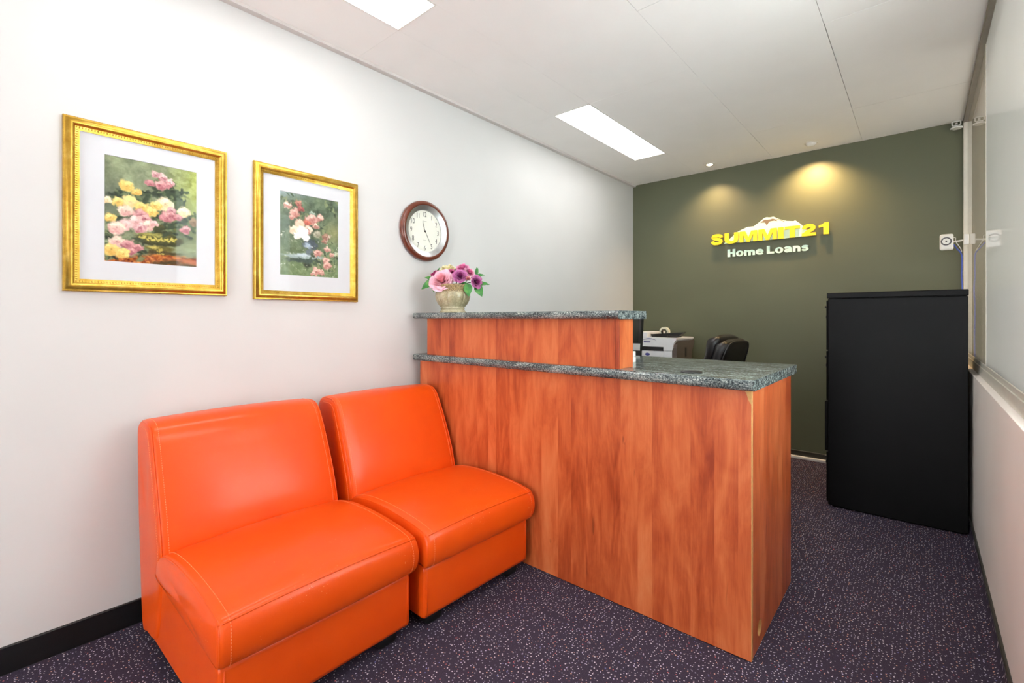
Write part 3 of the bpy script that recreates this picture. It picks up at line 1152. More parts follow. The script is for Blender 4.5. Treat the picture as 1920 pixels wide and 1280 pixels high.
def paint_one(w=190, h=254):
    rs = np.random.default_rng(5)
    cv = canvas(w, h, (120, 130, 98))
    yy, xx = np.mgrid[0:h, 0:w]
    X, Y = xx / w, yy / h
    n1, n2 = sm_noise(h, w, 7, 1), sm_noise(h, w, 22, 2)
    base = np.array([124, 134, 104]) + (n1[..., None] - .5) * np.array([40, 42, 30]) + (n2[..., None] - .5) * 22
    warm = np.clip((X - 0.62) * 2.6, 0, 1)[..., None] * np.clip(1.2 - Y * 1.3, 0, 1)[..., None]
    base = base * (1 - warm) + np.array([156, 168, 78]) * warm + warm * (n2[..., None] - .5) * 50
    dk = np.clip(1 - np.hypot((X - .05) / .28, (Y - .42) / .22), 0, 1)[..., None]
    base = base * (1 - .6 * dk) + np.array([52, 62, 60]) * .6 * dk
    dk = np.clip(1 - np.hypot((X - .78) / .3, (Y - .66) / .2), 0, 1)[..., None]
    base = base * (1 - .7 * dk) + np.array([60, 72, 42]) * .7 * dk
    cv[:] = base

    def S(px, py):                       # coordinates measured on the print
        return px * w, py * h
    # brocade cloth along the bottom
    cl = np.clip((Y - (0.915 - 0.05 * X + 0.02 * np.sin(X * 8))) * 30, 0, 1)[..., None]
    cloth = np.array([158, 86, 40]) + (n2[..., None] - .5) * 100 + (sm_noise(h, w, 50, 8)[..., None] - .5) * np.array([100, 90, 40])
    cv[:] = cv * (1 - cl) + cloth * cl
    blob(cv, *S(.66, .965), .22 * w, .022 * h, (66, 52, 24), .6, -.25)
    blob(cv, *S(.9, .94), .16 * w, .02 * h, (176, 96, 50), .6, .1)
    blob(cv, *S(.9, .99), .16 * w, .02 * h, (74, 60, 26), .6, .1)
    # bronze urn
    blob(cv, *S(.60, .63), .15 * w, .03 * h, (96, 92, 46), .2)
    blob(cv, *S(.60, .66), .10 * w, .05 * h, (52, 58, 34), .3)
    blob(cv, *S(.58, .745), .25 * w, .068 * h, (52, 54, 26), .08)
    blob(cv, *S(.56, .735), .22 * w, .045 * h, (78, 78, 36), .25)
    blob(cv, *S(.48, .705), .14 * w, .016 * h, (150, 146, 76), .5)
    for k in range(26):
        blob(cv, *S(.36 + .40 * k / 25, .735 + .012 * math.sin(k * 1.7) + .01 * math.sin(PI * k / 25)), .016 * w, .008 * h, (196, 182, 92), .5, k)
    blob(cv, *S(.56, .835), .16 * w, .03 * h, (92, 88, 40), .2)
    blob(cv, *S(.50, .825), .06 * w, .014 * h, (190, 176, 96), .5)
    blob(cv, *S(.58, .875), .21 * w, .018 * h, (66, 58, 28), .3)
    for k in range(10):
        blob(cv, *S(.54 + .08 * rs.random(), .84 + .05 * rs.random()), .012 * w, .008 * h, (176, 160, 76), .5)
    # foliage
    gr = [(52, 66, 48), (74, 90, 62), (38, 50, 38), (104, 118, 82)]
    leaves(cv, [S(.66, .26), S(.62, .32), S(.74, .37), S(.80, .36), S(.15, .36), S(.40, .38), S(.56, .52), S(.90, .48), S(.60, .18), S(.72, .22), S(.55, .26), S(.75, .30), S(.30, .36), S(.10, .66), S(.08, .75), S(.45, .58), S(.78, .52), S(.66, .60),
                S(.86, .58), S(.20, .58), S(.05, .92), S(.34, .86)], 16, .05 * w, gr, .05 * w, rs)
    # flowers
    pk, pd = (226, 176, 172), (150, 82, 92)
    pl, pld = (240, 214, 208), (196, 142, 138)
    ye, yd = (240, 222, 142), (206, 160, 76)
    cr, cd = (248, 240, 212), (220, 190, 140)
    for (x, y, r, a, b) in (
            (.52, .10, .050, pl, pd), (.60, .12, .060, pl, pd), (.68, .16, .060, pl, pd), (.46, .20, .050, pk, pd), (.58, .20, .070, pk, pd), (.66, .19, .05, pk, pd),
            (.22, .26, .075, ye, yd), (.32, .31, .060, ye, yd), (.13, .43, .070, ye, yd), (.26, .41, .090, ye, cd), (.38, .45, .080, ye, yd), (.06, .585, .06, ye, yd),
            (.62, .39, .105, cr, cd), (.52, .41, .07, ye, yd), (.48, .48, .070, ye, yd), (.84, .44, .085, cr, cd), (.70, .44, .06, pl, pd),
            (.22, .50, .090, cr, pld), (.36, .52, .085, pk, pd), (.41, .56, .080, pk, pd), (.31, .60, .09, pl, pld), (.44, .62, .08, cr, pld), (.20, .64, .085, pl, pld),
            (.12, .67, .095, cr, pld), (.36, .65, .075, pl, pd), (.50, .60, .05, pl, pld), (.03, .42, .05, cr, cd),
            (.64, .515, .080, pk, pd), (.71, .49, .060, pk, pd), (.77, .50, .055, pk, pd), (.86, .62, .065, pk, pd), (.95, .53, .06, (176, 150, 120), (104, 84, 66)),
            (.12, .80, .090, cr, pld), (.23, .82, .075, pk, pd), (.33, .84, .060, pk, pd), (.27, .885, .055, pk, pd), (.07, .88, .09, ye, yd), (.18, .91, .075, ye, yd)):
        rosep(cv, x * w, y * h, r * w, a, b, rs)
    return np.clip(brush(cv, 2.2, 40) * 1.02 + 4, 0, 255)


def paint_two(w=112, h=150):
    rs = np.random.default_rng(9)
    cv = canvas(w, h, (84, 96, 76))
    yy, xx = np.mgrid[0:h, 0:w]
    X, Y = xx / w, yy / h
    n1, n2 = sm_noise(h, w, 7, 21), sm_noise(h, w, 24, 22)
    base = np.array([84, 98, 78]) + (n1[..., None] - .5) * np.array([34, 36, 26]) + (n2[..., None] - .5) * 26
    lo = np.clip((Y - .45) * 2.2, 0, 1)[..., None]
    base = base * (1 - lo) + (np.array([100, 118, 82]) + (n2[..., None] - .5) * 30) * lo
    wm = np.clip(1 - np.hypot((X - .92) / .3, (Y - .42) / .22), 0, 1)[..., None]
    base = base * (1 - .6 * wm) + np.array([150, 146, 92]) * .6 * wm
    top = np.clip(1 - Y * 9, 0, 1)[..., None] * np.clip(1 - X * 1.6, 0, 1)[..., None]
    base = base * (1 - top) + np.array([132, 150, 156]) * top
    cv[:] = base

    def S(px, py):
        return px * w, py * h
    # stone ledge and urn
    blob(cv, *S(.44, .845), .06 * w, .05 * h, (44, 52, 40), .3)
    blob(cv, *S(.44, .80), .34 * w, .03 * h, (60, 74, 66), .2)
    blob(cv, *S(.40, .755), .34 * w, .026 * h, (134, 150, 148), .2)
    blob(cv, *S(.40, .735), .20 * w, .018 * h, (172, 186, 190), .4)
    blob(cv, *S(.48, .69), .06 * w, .04 * h, (92, 104, 110), .3)
    blob(cv, *S(.50, .60), .13 * w, .055 * h, (66, 76, 84), .15)
    blob(cv, *S(.45, .615), .06 * w, .028 * h, (150, 166, 180), .4, .3)
    blob(cv, *S(.50, .545), .14 * w, .016 * h, (60, 70, 72), .3)
    gr = [(62, 78, 56), (90, 106, 72), (52, 64, 48), (120, 130, 92)]
    leaves(cv, [S(.30, .25), S(.42, .30), S(.60, .35), S(.70, .50), S(.80, .72), S(.90, .75), S(.72, .85), S(.86, .86), S(.60, .78), S(.15, .10), S(.85, .10)],
           18, .07 * w, gr, .035 * w, rs)
    pk, pd = (226, 190, 176), (150, 92, 84)
    cr, cd = (240, 230, 206), (204, 170, 140)
    for (x, y, r, a, b) in (
            (.12, .16, .065, cr, pd), (.30, .12, .06, (196, 150, 130), (130, 70, 66)), (.34, .18, .05, (176, 110, 100), (110, 50, 50)), (.24, .24, .085, pk, pd), (.18, .29, .05, pk, pd),
            (.52, .21, .045, (170, 184, 170), (110, 124, 110)), (.52, .28, .10, pk, pd), (.66, .26, .065, pk, pd), (.44, .33, .06, (206, 120, 100), (150, 70, 60)),
            (.32, .36, .09, pk, cd), (.45, .42, .08, cr, pd), (.58, .36, .06, cr, pd), (.22, .44, .075, cr, cd), (.36, .46, .10, (250, 250, 244), (214, 214, 206)),
            (.28, .51, .06, (246, 244, 236), (210, 200, 190)), (.42, .52, .07, (250, 250, 244), (214, 214, 206)), (.60, .46, .07, (176, 170, 150), (116, 116, 96)), (.77, .48, .075, (176, 136, 116), (110, 74, 66)),
            (.74, .54, .05, (170, 120, 104), (110, 74, 66)), (.79, .63, .055, pk, pd), (.62, .70, .075, pk, pd), (.87, .70, .04, pk, pd), (.96, .69, .05, (190, 196, 170), (130, 140, 110)),
            (.77, .78, .06, pk, pd), (.79, .84, .07, pk, pd), (.60, .92, .085, pk, pd), (.70, .93, .05, pk, pd), (.54, .95, .04, pk, pd)):
        rosep(cv, x * w, y * h, r * w, a, b, rs)
    for _ in range(60):
        x, y = rs.random(), .45 + .55 * rs.random()
        blob(cv, x * w, y * h, 1.2, .7, (206, 208, 190), .5, rs.random() * 3, .8)
    return np.clip(brush(cv, 2.0, 60) * 1.06 + 8, 0, 255)


def srgb_lin(a):
    a = a / 255.0
    return np.where(a <= 0.04045, a / 12.92, ((a + 0.055) / 1.055) ** 2.4)


def print_mesh(name, img, y0, y1, z0, z1):
    h, w, _ = img.shape
    ys = np.linspace(y0, y1, w)
    zs = np.linspace(z1, z0, h)
    yy, zz = np.meshgrid(ys, zs)
    co = np.stack([np.zeros_like(yy), yy, zz], -1).reshape(-1, 3)
    idx = np.arange(h * w).reshape(h, w)
    q = np.stack([idx[:-1, :-1], idx[1:, :-1], idx[1:, 1:], idx[:-1, 1:]], -1).reshape(-1, 4)
    me = bpy.data.meshes.new(name)
    me.vertices.add(len(co))
    me.vertices.foreach_set('co', co.ravel())
    me.loops.add(q.size)
    me.loops.foreach_set('vertex_index', q.ravel())
    me.polygons.add(len(q))
    me.polygons.foreach_set('loop_start', np.arange(0, q.size, 4))
    me.polygons.foreach_set('loop_total', np.full(len(q), 4))
    me.update()
    at = me.color_attributes.new('Col', 'FLOAT_COLOR', 'POINT')
    rgba = np.ones((h * w, 4))
    rgba[:, :3] = srgb_lin(img.reshape(-1, 3))
    at.data.foreach_set('color', rgba.ravel())
    return me


def picture(y0, y1, z0, z1, art, img, label, fw):
    """hangs on the left wall; art = (y0, y1, z0, z1) of the printed area"""
    t = empty('framed_picture', (0.0, (y0 + y1) / 2, z0))
    tag(t, label, 'picture', 'gold framed floral pictures')
    cy = (y0 + y1) / 2
    hw, hh = (y1 - y0) / 2, (z1 - z0)
    # moulding section: (inset from outer edge, height off wall)
    prof = [(0.0, 0.0), (0.0, 0.014), (0.003, 0.018), (0.006, 0.018), (0.008, 0.019), (0.012, 0.024), (0.018, 0.0275), (0.024, 0.027), (fw * 0.64, 0.021),
            (fw * 0.68, 0.017), (fw * 0.74, 0.016), (fw * 0.86, 0.014), (fw * 0.92, 0.012), (fw, 0.0105), (fw, 0.004)]
    m = MB()
    rings = []
    for (ins, ht) in prof:
        rings.append([m.bm.verts.new((ht, a, b)) for a, b in ((-hw + ins, ins), (hw - ins, ins), (hw - ins, hh - ins), (-hw + ins, hh - ins))])
    for a, b in zip(rings[:-1], rings[1:]):
        for i in range(4):
            j = (i + 1) % 4
            m.bm.faces.new([a[i], a[j], b[j], b[i]])
    fr = m.build('frame', M['gold'], t, angle=50)
    # beaded edges
    for ins, ht, r, step in ((fw * 0.80, 0.0150, 0.0030, 0.0085), (0.0028, 0.0165, 0.0022, 0.0075)):
        b = MB()
        a0, a1, b0, b1 = -hw + ins, hw - ins, ins, hh - ins
        n1, n2 = int((a1 - a0) / step), int((b1 - b0) / step)
        for k in range(n1):
            for z in (b0, b1):
                b.ico((ht, a0 + (a1 - a0) * k / n1, z), r, 1, (1, 0.75, 1.35))
        for k in range(n2):
            for y in (a0, a1):
                b.ico((ht, y, b0 + (b1 - b0) * k / n2), r, 1, (1, 1.35, 0.75))
        tag(b.build('beading', M['gold'], fr, smooth=True), kind='stuff')
    # mat with a window, print behind it, glass in front
    iw = fw - 0.002
    a0, a1, c0, c1 = art[0] - cy, art[1] - cy, art[2] - z0, art[3] - z0
    m = MB()
    o_ = [(-hw + iw, iw), (hw - iw, iw), (hw - iw, hh - iw), (-hw + iw, hh - iw)]
    i_ = [(a0, c0), (a1, c0), (a1, c1), (a0, c1)]
    vo = [m.bm.verts.new((0.0072, a, b)) for a, b in o_]
    vi = [m.bm.verts.new((0.0072, a, b)) for a, b in i_]
    vd = [m.bm.verts.new((0.0056, a + (0.001 if a == a0 else -0.001), b + (0.001 if b == c0 else -0.001))) for a, b in i_]
    for i in range(4):
        j = (i + 1) % 4
        m.bm.faces.new([vo[i], vo[j], vi[j], vi[i]])
        m.bm.faces.new([vi[i], vi[j], vd[j], vd[i]])
    m.build('mat', M['mat_board'], t)
    pm = print_mesh('print', img, a0 - 0.001, a1 + 0.001, c0 - 0.001, c1 + 0.001)
    obj('print', pm, M['print'], t, (0.0054, 0, 0))
    MB().box(0.001, 0.0045, -hw + 0.008, hw - 0.008, 0.008, hh - 0.008).build('backing', M['mat_board'], t)
    MB().box(0.0078, 0.0092, -hw + iw, hw - iw, iw, hh - iw).build('glass', M['picture_glass'], t)


picture(0.226, 0.757, 1.298, 1.933, (0.342, 0.643, 1.416, 1.820), paint_one(),
        'gold framed print of yellow and pink roses in a bronze urn, farther from the clock', 0.046)
picture(0.868, 1.401, 1.288, 1.928, (0.989, 1.290, 1.410, 1.815), paint_two(),
        'gold framed print of pink roses in a blue urn, nearer the wall clock', 0.044)

# ------------------------------------------------------------------ wall clock
ck = empty('wall_clock', (0.0, 1.862, 1.738))
tag(ck, 'round wall clock with dark wooden rim and silver inner ring', 'clock')
MB().lathe([(0.150, 0.0), (0.178, 0.0), (0.183, 0.006), (0.186, 0.014), (0.185, 0.024), (0.180, 0.033), (0.170, 0.037), (0.159, 0.037), (0.157, 0.030), (0.150, 0.02)],
           72, axis='x', closed=True).build('rim', M['mahogany'], ck, smooth=True)
MB().lathe([(0.128, 0.012), (0.129, 0.021), (0.132, 0.0225), (0.157, 0.034), (0.1592, 0.035), (0.1595, 0.012)], 72, axis='x', closed=True) \
    .build('silver_ring', M['chrome'], ck, angle=30)
MB().lathe([(0.0, 0.008), (0.1305, 0.008), (0.1305, 0.013), (0.0, 0.013)], 64, axis='x').build('dial', M['dial'], ck)
for n in range(1, 13):
    a = PI / 2 - 2 * PI * n / 12
    me = text_mesh(str(n), 0.036, 0.0003, -0.0002)
    lo, hi = bounds(me)
    c = (lo + hi) / 2
    cy, cz = 0.104 * math.cos(a), 0.104 * math.sin(a)
    map_mesh(me, lambda v: Vector((0.0136 + v.z, cy + (v.x - c[0]) * 0.86, cz + (v.y - c[1]) * 1.22)))
    obj('numeral', me, M['ink'], ck)


def hand(name, hour_angle, tail, length, w0, w1, x, mat):
    a = PI / 2 - 2 * PI * hour_angle / 12
    d = Vector((math.cos(a), math.sin(a)))
    s = Vector((-d.y, d.x))
    poly = [d * -tail + s * w0, d * -tail - s * w0, d * length * 0.55 - s * w1, d * length, d * length * 0.55 + s * w1]
    MB().prism([(p.x, p.y) for p in poly], lambda p, q, e: (e, p, q), x, x + 0.0012).build(name, mat, ck)


hand('hour_hand', 11.42, 0.012, 0.064, 0.0010, 0.0022, 0.0150, M['hand_grey'])
hand('minute_hand', 5.06, 0.016, 0.096, 0.0009, 0.0016, 0.0170, M['hand_grey'])
MB().lathe([(0.0, 0.013), (0.005, 0.013), (0.005, 0.0195), (0.003, 0.021), (0.0, 0.0212)], 20, axis='x').build('hub', M['ink'], ck, angle=40)
# the maker's line is too small to read: a faint printed dash under twelve and above six
for z, w in ((0.060, 0.016), (-0.058, 0.012)):
    mm = MB()
    for k in range(6):
        mm.box(0.0132, 0.0134, -w + k * w / 3.0, -w + k * w / 3.0 + w * 0.2, z, z + 0.0035)
    mm.build('printed_line', M['ink_pale'], ck)
MB().lathe([(0.0, 0.0262), (0.06, 0.0258), (0.129, 0.0225), (0.129, 0.0215), (0.06, 0.0248), (0.0, 0.0252)], 48, axis='x').build('crystal', M['picture_glass'], ck, smooth=True)

# ------------------------------------------------------------------ wall sign
sign = empty('wall_sign', (1.29, YB, 1.77))
tag(sign, 'raised yellow and mint lettering with a snowy mountain on the green wall', 'sign')


def stroke(cl, hw):
    P = catmull([(a, b, 0) for a, b in cl], 6)
    L, R = [], []
    for i, p in enumerate(P):
        d = (P[min(i + 1, len(P) - 1)] - P[max(i - 1, 0)]).normalized()
        n = Vector((-d.y, d.x, 0))
        t = i / (len(P) - 1)
        w = hw(t) if callable(hw) else hw
        L.append(p + n * w)
        R.append(p - n * w)
    return L, R


def ribbon(mb, L, R, fn, d0, d1):
    rows = []
    for a, b in zip(L, R):
        rows.append([mb.bm.verts.new(fn(a.x, a.y, d0)), mb.bm.verts.new(fn(b.x, b.y, d0)), mb.bm.verts.new(fn(b.x, b.y, d1)), mb.bm.verts.new(fn(a.x, a.y, d1))])
    for p, q in zip(rows[:-1], rows[1:]):
        for i in range(4):
            j = (i + 1) % 4
            mb.bm.faces.new([p[i], p[j], q[j], q[i]])
    mb.bm.faces.new(list(reversed(rows[0])))
    mb.bm.faces.new(rows[-1])


GLY = {
    'U': (1.16, [[(0, 1), (.36, 1), (.36, .36), (.42, .25), (.58, .21), (.74, .25), (.80, .36), (.80, 1), (1.16, 1), (1.16, .34), (1.06, .12), (.84, .01), (.58, -.02),
                  (.32, .01), (.10, .12), (0, .34)]], []),
    'M': (1.42, [[(0, 0), (0, 1), (.46, 1), (.71, .40), (.96, 1), (1.42, 1), (1.42, 0), (1.11, 0), (1.11, .66), (.83, 0), (.59, 0), (.31, .66), (.31, 0)]], []),
    'I': (.40, [[(0, 0), (0, 1), (.40, 1), (.40, 0)]], []),
    'T': (1.10, [[(.36, 0), (.36, .75), (0, .75), (0, 1), (1.10, 1), (1.10, .75), (.74, .75), (.74, 0)]], []),
    '1': (.74, [[(.34, 0), (.34, .66), (.02, .60), (.02, .80), (.26, .86), (.42, 1), (.72, 1), (.72, 0)]], []),
    'S': (1.12, [], [[(.92, .64), (.88, .78), (.72, .86), (.50, .87), (.30, .83), (.22, .71), (.34, .60), (.58, .53), (.82, .44), (.90, .30), (.80, .17), (.56, .12), (.32, .14),
                      (.20, .24), (.16, .36)]]),
    '2': (1.08, [[(.03, 0), (1.02, 0), (1.02, .26), (.03, .26)]], [[(.18, .60), (.24, .76), (.42, .86), (.64, .86), (.82, .76), (.82, .62), (.66, .48), (.42, .34), (.22, .16)]]),
}
word = 'SUMMIT21'
gap = 0.10
total = sum(GLY[ch][0] for ch in word) + gap * (len(word) - 1)
W_S, H_S = 0.948, 0.099
X_S, Z_S = 0.820, 1.893
sx = W_S / total
cur = 0.0
for ch in word:
    w, polys, strokes = GLY[ch]
    ox = X_S + cur * sx - 1.29
    fn = lambda a, b, d: (ox + a * sx, -d, Z_S - 1.77 + b * H_S)
    m = MB()
    for pl in polys:
        m.prism(pl, fn, 0.022, 0.038)
    for cl in strokes:
        L, R = stroke(cl, 0.145 if ch == 'S' else 0.150)
        ribbon(m, L, R, fn, 0.0216, 0.0384)
    m.build('letter_' + ch.lower() if ch.isalpha() else 'numeral', M['yellow'], sign)
    cur += w + gap
# second line
X_H, W_H, Z_H, H_H = 0.966, 0.654, 1.772, 0.070


def ell(cx, cy, rx, ry, n=20):
    return [Vector((cx + rx * math.cos(2 * PI * i / n), cy + ry * math.sin(2 * PI * i / n), 0)) for i in range(n + 1)]


def arch(x0, x1, sw):
    """one shoulder of n / m: from the stem top over to a right leg"""
    return [(x0, .46), (x0 + .05, .54), (x0 + .14, .585), (x1 - .12, .575), (x1 - .03, .50), (x1, .38), (x1, 0.0)]


SMALL = {
    'H': (.86, [[(0, 0), (0, 1), (.30, 1), (.30, 0)], [(.56, 0), (.56, 1), (.86, 1), (.86, 0)], [(.29, .38), (.29, .63), (.57, .63), (.57, .38)]], [], []),
    'L': (.74, [[(0, 0), (0, 1), (.30, 1), (.30, .25), (.74, .25), (.74, 0)]], [], []),
    'o': (.80, [], [], [((.40, .36, .40, .38), (.40, .36, .15, .19))]),
    'n': (.72, [[(0, 0), (0, .72), (.26, .72), (.26, 0)]], [(arch(.20, .59, 0), .13)], []),
    'm': (1.14, [[(0, 0), (0, .72), (.26, .72), (.26, 0)]], [(arch(.20, .57, 0), .125), (arch(.62, 1.01, 0), .125)], []),
    'e': (.80, [[(.12, .31), (.12, .45), (.78, .45), (.78, .31)]],
          [([(.665, .36), (.655, .47), (.56, .58), (.40, .62), (.23, .57), (.135, .42), (.14, .26), (.25, .14), (.42, .10), (.58, .12), (.72, .19)], .115)], []),
    'a': (.76, [[(.48, 0), (.48, .45), (.74, .45), (.74, 0)]],
          [([(.07, .50), (.18, .60), (.36, .635), (.52, .60), (.61, .48), (.61, .36)], .115), ([(.60, .40), (.40, .36), (.20, .30), (.13, .20), (.20, .11), (.36, .10), (.55, .20)], .105)], []),
    's': (.70, [], [([(.60, .50), (.52, .585), (.36, .615), (.19, .575), (.15, .49), (.26, .42), (.44, .375), (.56, .30), (.54, .18), (.38, .105), (.20, .12), (.08, .21)], .105)], []),
}
tot = sum((SMALL[ch][0] + 0.07) if ch != ' ' else 0.26 for ch in 'Home Loans') - 0.07
cur = 0.0
kx = W_H / tot
for ch in 'Home Loans':
    if ch == ' ':
        cur += 0.26
        continue
    w, polys, strokes, rings_ = SMALL[ch]
    ox = X_H + cur * kx - 1.29
    fn = lambda a, b, d: (ox + a * kx, -d, Z_H - 1.77 + b * H_H)
    m = MB()
    for q_, pl in enumerate(polys):
        m.prism(pl, fn, 0.007 - 0.0003 * q_, 0.016 + 0.0002 * q_)
    for q_, (cl, hw_) in enumerate(strokes):
        L, R = stroke(cl, hw_)
        ribbon(m, L, R, fn, 0.0066 - 0.0002 * q_, 0.0164 + 0.0004 * q_)
    for eo, ei in rings_:
        ribbon(m, ell(*eo), ell(*ei), fn, 0.007, 0.016)
    m.build('letter_' + ch.lower(), M['mint'], sign)
    cur += w + 0.07
# mountain, cut with a dark rock notch below the peak
mt = [(0.935, 1.900), (1.031, 1.975), (1.045, 1.992), (1.087, 2.010), (1.142, 2.032), (1.192, 2.030), (1.232, 2.058), (1.281, 2.096), (1.300, 2.099), (1.320, 2.094), (1.354, 2.096), (1.405, 2.064),
      (1.455, 2.045), (1.505, 2.036), (1.522, 2.040), (1.557, 2.008), (1.609, 1.948), (1.640, 1.915), (1.600, 1.898), (1.40, 1.894)]
nt = [(1.246, 2.056), (1.283, 2.080), (1.300, 2.076), (1.324, 2.075), (1.345, 2.080), (1.368, 2.072), (1.384, 2.052), (1.358, 2.060), (1.326, 2.058), (1.312, 2.045), (1.300, 2.024), (1.286, 2.052), (1.268, 2.054)]
MB().prism([(a - 1.29, b - 1.77) for a, b in mt], lambda a, b, d: (a, -d, b), 0.010, 0.020).build('mountain', M['mint'], sign)
MB().prism([(a - 1.29, b - 1.77) for a, b in nt], lambda a, b, d: (a, -d, b), 0.0199, 0.0206).build('rock_notch', plain('rock_brown', lin(136, 112, 84), 0.5), sign)
MB().prism([(1.378 - 1.29, 2.074 - 1.77), (1.44 - 1.29, 2.044 - 1.77), (1.436 - 1.29, 2.041 - 1.77), (1.376 - 1.29, 2.070 - 1.77)], lambda a, b, d: (a, -d, b), 0.0199, 0.0206) \
    .build('ridge_line', plain('ridge_brown', lin(136, 112, 84), 0.5), sign)

# ------------------------------------------------------------------ filing cabinet
cab = empty('filing_cabinet', (1.886, 3.602, 0.0))
tag(cab, 'tall black steel filing cabinet standing by the glazed partition', 'cabinet')
D, Wd, Hc = 0.650, 0.47, 1.322
MB().box(0.004, D, 0.0, Wd, 0.012, Hc, 0.003, 1).build('body', M['black_metal'], cab)
MB().box(-0.002, D + 0.002, -0.003, Wd + 0.003, Hc + 0.003, Hc + 0.038, 0.004, 2).box(0.01, D - 0.01, 0.01, Wd - 0.01, Hc, Hc + 0.003).build('top', M['black_metal'], cab)
MB().box(0.03, D - 0.02, 0.02, Wd - 0.02, 0.0, 0.012).build('plinth', M['black_metal'], cab)
MB().box(D - 0.022, D - 0.018, -0.001, 0.002, 0.03, Hc - 0.03).build('seam', M['black_metal'], cab)
for k in range(4):
    z0 = 0.03 + k * 0.322
    dr = MB().box(-0.014 if k == 1 else -0.006, 0.004, 0.006, Wd - 0.006, z0, z0 + 0.316, 0.003, 1).build('drawer', M['black_metal'], cab)
    MB().box(-0.030, -0.006, Wd / 2 - 0.07, Wd / 2 + 0.07, z0 + 0.2, z0 + 0.222, 0.005, 2).build('handle', M['black_plastic'], dr)
    MB().lathe([(0.009, -0.018), (0.009, -0.006)], 14, (0, 0.05, z0 + 0.275), 'x').build('lock', M['black_plastic'], dr)

# ------------------------------------------------------------------ staff side: desks, printer, monitor, chair
dk = empty('staff_desk', (0.09, 2.53, 0.0))
tag(dk, 'grey laminate desk behind the reception counter under the monitor', 'desk')
MB().box(0, 1.2, 0, 0.55, 0.70, 0.728, 0.003, 1).build('top', M['desk_grey'], dk)
for x in (0.02, 1.15):
    MB().box(x, x + 0.025, 0.04, 0.51, 0.0, 0.70).build('side_panel', M['desk_grey'], dk)
MB().box(0.045, 1.15, 0.06, 0.078, 0.3, 0.70).build('modesty_board', M['desk_grey'], dk)

mon = empty('computer_monitor', (0.79, 2.74, 0.728))
tag(mon, 'dark computer monitor with silver lower bezel behind the raised counter end', 'monitor')
mon.rotation_euler = (0, 0, 0)
tl = 0.10


def tilt(p):
    return (p[0], p[1] + (p[2] - 0.2) * tl, p[2])


def tbox(x0, x1, y0, y1, z0, z1):
    return MB().hexa([tilt(p) for p in ((x0, y0, z0), (x1, y0, z0), (x1, y1, z0), (x0, y1, z0), (x0, y0, z1), (x1, y0, z1), (x1, y1, z1), (x0, y1, z1))])


tbox(-0.225, 0.225, 0.0, 0.035, 0.268, 0.49).build('housing', M['black_plastic'], mon)
tbox(-0.212, 0.212, -0.003, 0.0, 0.318, 0.478).build('screen', M['screen'], mon)
tbox(-0.2255, 0.2255, -0.004, 0.0, 0.270, 0.312).build('lower_bezel', M['silver'], mon)
tbox(-0.225, 0.225, 0.006, 0.03, 0.225, 0.268).build('speaker_bar', M['black_plastic'], mon)
MB().box(-0.05, 0.05, 0.03, 0.055, 0.01, 0.3, 0.004, 1).build('stand', M['black_plastic'], mon)
MB().box(-0.13, 0.13, -0.06, 0.13, 0.0, 0.012, 0.004, 1).build('foot', M['black_plastic'], mon)

pp = empty('paper_stack', (1.215, 2.085, ZW1))
tag(pp, 'small stack of white paper blocks on the worktop beside the raised counter end', 'paper')
for k, (dx, dy, hz) in enumerate(((0.0, 0.0, 0.026), (-0.004, 0.006, 0.027))):
    MB().box(-0.075 + dx, 0.075 + dx, -0.05 + dy, 0.05 + dy, k * 0.0262, k * 0.0262 + hz - 0.001, 0.002, 1).build('paper_block', M['paper'], pp)

bd = empty('printer_desk', (0.06, 4.135, 0.0))
tag(bd, 'low grey desk against the green wall under the printer', 'desk')
MB().box(0, 0.66, 0, 0.50, 0.70, 0.73, 0.003, 1).build('top', M['desk_grey'], bd)
for x in (0.0, 0.635):
    MB().box(x, x + 0.025, 0.02, 0.48, 0.0, 0.70).build('side_panel', M['desk_grey'], bd)

pr = empty('laser_printer', (0.24, 4.16, 0.73))
tag(pr, 'white multifunction laser printer with its side coloured in shade in front of the green wall', 'printer')
PW = 0.415
body = MB().box(0, PW - 0.012, 0.0, 0.40, 0.0, 0.175, 0.008, 2).build('body', M['printer_white'], pr)
# slot and drawer lines
MB().box(0.06, PW - 0.09, -0.0065, 0.02, 0.170, 0.206).build('output_slot', M['black_plastic'], pr)
MB().box(0.05, PW - 0.085, -0.010, 0.0, 0.112, 0.164, 0.004, 2).build('tray_door', M['printer_white'], pr)
MB().box(0.02, PW - 0.08, -0.003, 0.01, 0.096, 0.106).build('drawer_gap', M['printer_dark'], pr)
MB().box(PW - 0.125, PW - 0.085, -0.006, 0.0, 0.092, 0.108, 0.002, 1).build('drawer_catch', M['black_plastic'], pr)
MB().lathe([(0.0, -0.0125), (0.024, -0.0125), (0.024, -0.010), (0.0, -0.010)], 24, (0, 0, 0), 'y').build('badge', M['logo_blue'], pr, loc=(0.175, 0, 0.135)).scale = (1, 1, 0.55)
